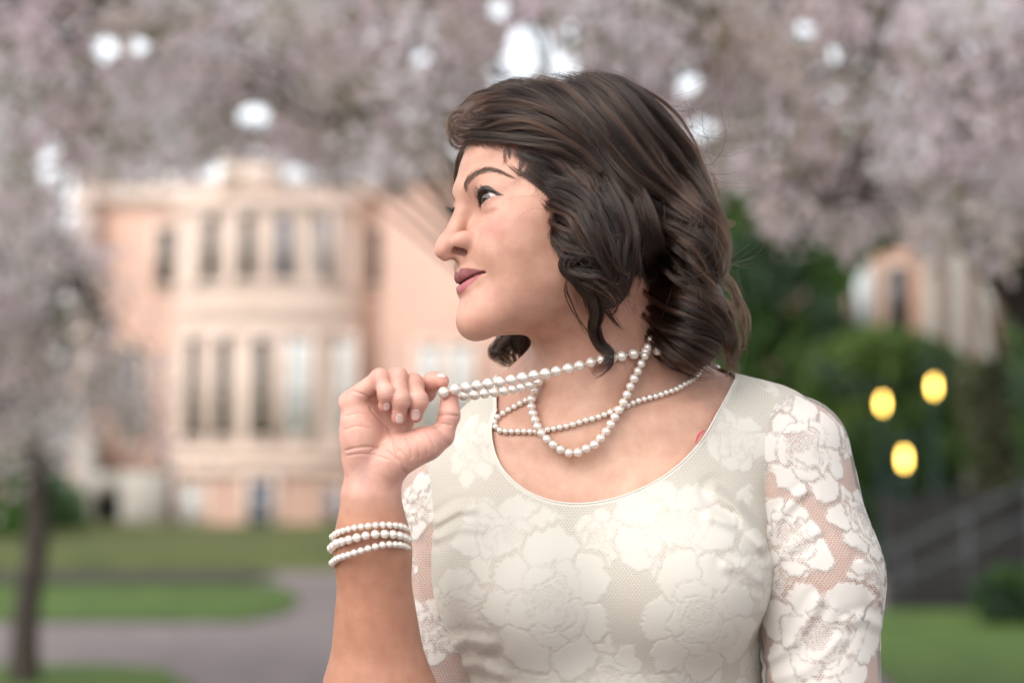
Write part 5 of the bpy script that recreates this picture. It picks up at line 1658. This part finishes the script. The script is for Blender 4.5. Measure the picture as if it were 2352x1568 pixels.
# hair on the side turned away
for k in range(46):
    y0 = hrng.uniform(-110, 60); a0 = hrng.uniform(-.1, .5); L_ = []
    for q in np.linspace(0, 1, 9):
        a = a0+q*1.75
        y = y0-45*q-(10*math.sin(q*7+k))
        R = 84*math.cos(math.asin(np.clip((y+20)/140, -.95, .95)))
        L_.append((-R*math.sin(min(a, 1.7)), y, 44+76*math.cos(min(a, 1.6))*math.cos(math.asin(np.clip((y+20)/140, -.95, .95)))-max(0, q-.75)*260))
    G = spline(from_head(np.array(L_)), 26)
    D = shell_sdf(G.astype(np.float32)); Gr = grad(shell_sdf, G); G = G-Gr*np.clip(D-.001, -.03, .03)[:, None]
    for s in range(120):
        o = hrng.normal(0, 1, 3)*np.array([.005, .008, .004])
        ST_L.append(G+o*np.linspace(.8, 1, 26)[:, None]+hrng.normal(0, .0012, 3)*np.sin(np.linspace(0, 9, 26)+s)[:, None]); ST_R.append(np.interp(np.linspace(0, 1, 26), [0, .7, 1], [1, .9, .3])*.00014); ST_S.append(np.full(26, hrng.uniform(.2, .6)))
# flyaways over the outline
OUT = np.array([z1(*p) for p in ((330, 215), (420, 165), (600, 118), (800, 97), (950, 105), (1100, 150), (1250, 235), (1380, 360), (1470, 510), (1520, 660), (1560, 820), (1595, 930), (1600, 1080), (1640, 1220), (1650, 1400), (1620, 1540))])
OS = spline(OUT, 300)
for k in range(230):
    i = hrng.integers(0, 270); ln = hrng.integers(14, 60); j = np.clip(np.arange(i, i+ln), 0, 299)
    if k % 3 == 0: j = j[::-1]
    base = OS[j]; tg = np.gradient(OS, axis=0)[j]; nrm = np.stack([tg[:, 1], -tg[:, 0]], -1); nrm /= np.linalg.norm(nrm, axis=1)[:, None]
    q = np.linspace(0, 1, len(j)); h = hrng.gamma(2.0, 7.0)
    uv = base+nrm*((h*np.sin(np.pi*q*hrng.uniform(.5, 1.0))-6)+2.0*np.sin(q*hrng.uniform(3, 9)))[:, None]
    P = W(uv[:, 0], uv[:, 1], np.full(len(uv), 2.17+(uv[0, 0]-1286)*.00012)+hrng.normal(0, .025)+np.linspace(0, hrng.normal(0, .01), len(uv)))
    ST_L.append(P); ST_R.append(np.full(len(P), 5e-5)); ST_S.append(np.full(len(P), .7))
# keep the strands out of the head
P = np.concatenate(ST_L).astype(np.float32); Dh = head_sdf(P); inn = Dh < .0012
if inn.any():
    Gh = grad(head_sdf, P[inn]); P[inn] -= Gh*(Dh[inn]-.0012)[:, None]/np.maximum((Gh*Gh).sum(1), .3)[:, None]
ST_L = np.split(P, np.cumsum([len(l) for l in ST_L])[:-1])
print('strands', len(ST_L), 'points', len(P))
hairs('hair_strands', ST_L, ST_R, M['hair'], hair, ST_S)
# ------------------------------------------------------------------ pearls
m, t, b = new_mat('pearl')
lw = N(t, 'ShaderNodeLayerWeight', i_Blend=.35)
r = ramp(t, [(0, (.80, .73, .65)), (.55, (.74, .65, .56)), (1, (.68, .58, .52))], lw.outputs['Facing'])
t.links.new(r.outputs[0], b.inputs['Base Color'])
b.inputs['Metallic'].default_value = .38; b.inputs['Roughness'].default_value = .20; b.inputs['Specular IOR Level'].default_value = .6
b.inputs['Coat Weight'].default_value = 1.0; b.inputs['Coat Roughness'].default_value = .06
b.inputs['Subsurface Weight'].default_value = .12; b.inputs['Subsurface Radius'].default_value = (1, .8, .6); b.inputs['Subsurface Scale'].default_value = .003
M['pearl'] = m
m, t, b = new_mat('string_thread'); b.inputs['Base Color'].default_value = (.75, .72, .68, 1); M['thread'] = m
def ball(seg=20, rings=12):
    th = np.linspace(0, np.pi, rings+1); prof = np.stack([np.sin(th), -np.cos(th)], -1)
    mb = MB(); mb.lathe(prof, (0, 0, 0), seg); V = np.concatenate(mb.V); F = np.concatenate(mb.F4)
    me = bpy.data.meshes.new('pearl'); me.from_pydata(V.tolist(), [], F.tolist()); me.materials.append(M['pearl'])
    bm = bmesh.new(); bm.from_mesh(me); bmesh.ops.remove_doubles(bm, verts=bm.verts, dist=1e-4); bm.to_mesh(me); bm.free()
    me.polygons.foreach_set('use_smooth', np.ones(len(me.polygons), bool))
    return me
PEARL = ball()
def bead(p, r, parent):
    o = bpy.data.objects.new('pearl', PEARL); link(o, parent)
    o.location = Vector(p)-abs_loc(parent); r = r*RNG.uniform(.955, 1.035); o.scale = (r, r, r*RNG.uniform(.95, 1.02))
    o.rotation_euler = (RNG.uniform(0, 3), RNG.uniform(0, 3), 0)
    return o
skin_f = lambda P: np.minimum(body_sdf(P), np.where(neck_g(P.astype(float)) > 0, bodice_sdf(P), 1.0))
def nz(x, y): return 992.3+x*.28126, 753.4+y*.28126
def beads_path(P3, r, gap=1.0):
    P3 = np.asarray(P3, float)
    s = np.concatenate([[0], np.cumsum(np.linalg.norm(np.diff(P3, axis=0), axis=1))]); n = max(2, int(round(s[-1]/(2*r*gap))))
    return np.stack([np.interp(np.linspace(0, s[-1], n+1), s, P3[:, k]) for k in range(3)], -1)

def lay(uv, r, lift=0.0, ylin=None):
    """lay a strand on the skin along a path in photo units; ylin: depth where the strand hangs free"""
    uv = np.asarray(uv, float)
    P = raycast(skin_f, uv[:, 0], uv[:, 1], 1.98, 2.34)
    out = []
    for k, p in enumerate(P):
        yl = ylin[k] if ylin is not None else None
        y = p[1]-r*1.0-lift if not np.isnan(p).any() else None
        if y is None: y = yl if yl is not None else np.nan
        elif yl is not None: y = min(y, yl)
        out.append(y)
    y = np.array(out); bad = np.isnan(y)
    if bad.any(): y[bad] = np.interp(np.flatnonzero(bad), np.flatnonzero(~bad), y[~bad])
    return W(uv[:, 0], uv[:, 1], y)

NECK_AX = np.array([W(1378, 900, 2.235)[0], 2.235])
def around(pa, pb, r, n=22, way=1):
    """strand round the back of the neck from pa to pb"""
    a0 = math.atan2(pa[1]-NECK_AX[1], pa[0]-NECK_AX[0]); a1 = math.atan2(pb[1]-NECK_AX[1], pb[0]-NECK_AX[0])
    if way > 0 and a1 < a0: a1 += 2*math.pi
    if way < 0 and a1 > a0: a1 -= 2*math.pi
    out = []
    r0 = np.linalg.norm(pa[:2]-NECK_AX); r1 = np.linalg.norm(pb[:2]-NECK_AX)
    for q in np.linspace(0, 1, n):
        a = a0+(a1-a0)*q; z = pa[2]+(pb[2]-pa[2])*q+.018*math.sin(math.pi*q)
        R = .03
        for _ in range(40):
            p = np.array([[NECK_AX[0]+R*math.cos(a), NECK_AX[1]+R*math.sin(a), z]], np.float32)
            d = float(body_sdf(p)[0])
            if d > r: break
            R += max(r-d, .001)
        w = min(q, 1-q)*2
        Re = (r0*(1-q)+r1*q)
        out.append((NECK_AX[0]+(max(R, Re*(1-w))*math.cos(a)), NECK_AX[1]+max(R, Re*(1-w))*math.sin(a), z))
    return np.array(out)

neck = empty('pearl_necklace', tuple(W(1330, 1000, 2.15)))
tag(neck, 'long cream pearl necklace wound round the neck and pulled aside by one hand', 'necklace')
thread = MB()
def string(P3, r, closed=False):
    P3 = np.asarray(P3)
    for p in P3: bead(p, r, neck)
    thread.tube(P3, .0005, 5)
# 1: big pearls from the fingers to the nape
s1 = np.array([nz(*p) for p in ((95, 524), (190, 498), (280, 485), (370, 470), (460, 455), (553, 440), (650, 423), (742, 405), (835, 385), (928, 370), (1018, 350), (1113, 330), (1205, 305), (1298, 280), (1390, 257), (1470, 243), (1548, 228), (1645, 210), (1745, 195), (1840, 180), (1925, 158), (1990, 130))])
yl = np.interp(np.arange(len(s1)), [0, 1, 10, 14, 21], [2.030, 2.028, 2.115, 2.15, 2.3])
P1 = lay(s1, .0050, 0, yl)
string(P1, .0051)
# 2: the second row held under it
s2 = np.array([nz(*p) for p in ((180, 562), (265, 552), (350, 545), (430, 535), (510, 522), (590, 513), (660, 500), (730, 486), (800, 466), (868, 440))])
P2 = W(s2[:, 0], s2[:, 1], np.interp(np.arange(10), [0, 9], [2.045, 2.165]))
string(P2, .0046)
# 3: the hanging loop
s3 = spline(np.array([nz(*p) for p in ((872, 445), (846, 490), (825, 540), (812, 590), (812, 645), (825, 695), (840, 742), (856, 790), (880, 835), (912, 877), (952, 920), (1000, 958), (1052, 991), (1113, 1018), (1190, 1016), (1260, 982), (1330, 948), (1385, 888), (1432, 828), (1470, 763), (1508, 698), (1543, 637), (1577, 578), (1603, 512), (1630, 450), (1658, 392), (1690, 332), (1716, 272), (1742, 214), (1765, 146), (1792, 92))]), 120)
P3 = lay(s3, .0042, .0035, np.interp(np.arange(120), [0, 14, 32, 60, 119], [2.165, 2.165, 2.20, 2.2, 2.25]))
for k in range(2): P3[1:-1] = (P3[:-2]+2*P3[1:-1]+P3[2:])/4
B3 = beads_path(P3, .0042, .97); string(B3, .0042)
# the parts of the strands that pass behind the neck
for a_, b_, r_ in ((P1[-1], P2[-1], .0046), (B3[-1], B3[0]+np.array([.002, .004, 0]), .0040)):
    A = around(a_, b_, r_+.001, 30, 1); Bk = beads_path(A, r_, 1.03)[1:-1]; string(Bk[(Bk[:, 1] > NECK_AX[1]+.012) & (Bk[:, 0] > NECK_AX[0]-.047) & (body_sdf(Bk.astype(np.float32)) < r_+.004)], r_)
# 4: small pearls lying on the collar bones
s4 = spline(np.array([nz(*p) for p in ((2200, 330), (2168, 378), (2130, 420), (2075, 450), (2025, 480), (1985, 503), (1935, 517), (1890, 534), (1840, 552), (1785, 564), (1735, 578), (1680, 593), (1632, 612), (1585, 636), (1535, 655), (1480, 675), (1430, 697), (1378, 717), (1325, 735), (1275, 747), (1225, 762), (1180, 776), (1130, 792), (1085, 801), (1035, 811), (990, 820), (945, 827), (895, 838), (840, 844), (745, 842), (650, 842), (600, 842), (560, 838), (527, 815), (508, 775), (520, 745), (542, 718), (570, 703), (610, 674), (650, 652), (690, 634), (730, 609), (770, 590), (812, 572))]), 170)
P4 = lay(s4, .0030, 0, np.interp(np.arange(170), [0, 120, 145, 169], [2.30, 2.2, 2.2, 2.225]))
for k in range(2): P4[1:-1] = (P4[:-2]+2*P4[1:-1]+P4[2:])/4
B4 = beads_path(P4, .0030, 1.0); string(B4, .0030)
A = around(B4[0], B4[-1], .004, 30, 1); A = beads_path(A, .0030, 1.02)[1:-1]; string(A[(A[:, 1] > NECK_AX[1]+.012) & (A[:, 0] > NECK_AX[0]-.047) & (body_sdf(A.astype(np.float32)) < .007)], .0030)
thread.build('thread', M['thread'], neck, True)

# bracelets
def bracelet(pts, r, cy, depth, label, sag):
    pts = np.array([(735.0+x*.35169, 790.1+y*.35169) for x, y in pts])
    uc, hw_ = (pts[0, 0]+pts[-1, 0])/2, (pts[-1, 0]-pts[0, 0])/2
    def vv(u): return np.interp(u, pts[:, 0], pts[:, 1])
    a = np.linspace(0, 2*np.pi, 160, endpoint=False)
    u = uc+hw_*np.cos(a)
    y = cy-depth*np.sin(a)
    P = W(u, vv(u), y)
    # the far half hangs on the back of the arm
    P[:, 2] -= sag*np.maximum(-np.sin(a), 0)
    P = np.concatenate([P, P[:1]])
    Bp = beads_path(P, r, 1.0)[:-1]
    root = empty('pearl_bracelet', tuple(P.mean(0))); tag(root, label, 'bracelet', 'pearl bracelets on the raised wrist')
    for p in Bp: bead(p, r, root)
    mb = MB(); mb.tube(np.concatenate([Bp, Bp[:1]]), .0004, 5); mb.build('thread', M['thread'], root, True)
bracelet([(82, 1258), (105, 1236), (140, 1222), (178, 1210), (220, 1200), (268, 1193), (315, 1187), (358, 1182), (402, 1180), (440, 1180), (475, 1182), (507, 1185), (530, 1190), (552, 1198), (567, 1212)], .00305, 2.047, .0300, 'topmost pearl bracelet on the wrist, of small round pearls', .004)
bracelet([(72, 1335), (100, 1303), (160, 1285), (215, 1270), (275, 1255), (340, 1242), (398, 1240), (452, 1240), (495, 1243), (530, 1252), (558, 1262), (577, 1280)], .0039, 2.049, .0345, 'middle pearl bracelet on the wrist, of the largest pearls', .005)
bracelet([(78, 1430), (105, 1405), (135, 1390), (170, 1380), (210, 1367), (253, 1353), (297, 1340), (343, 1327), (390, 1315), (432, 1307), (467, 1307), (500, 1308), (525, 1310), (552, 1316), (574, 1330)], .0031, 2.049, .0385, 'lowest pearl bracelet on the wrist, tilted down to the left', .006)
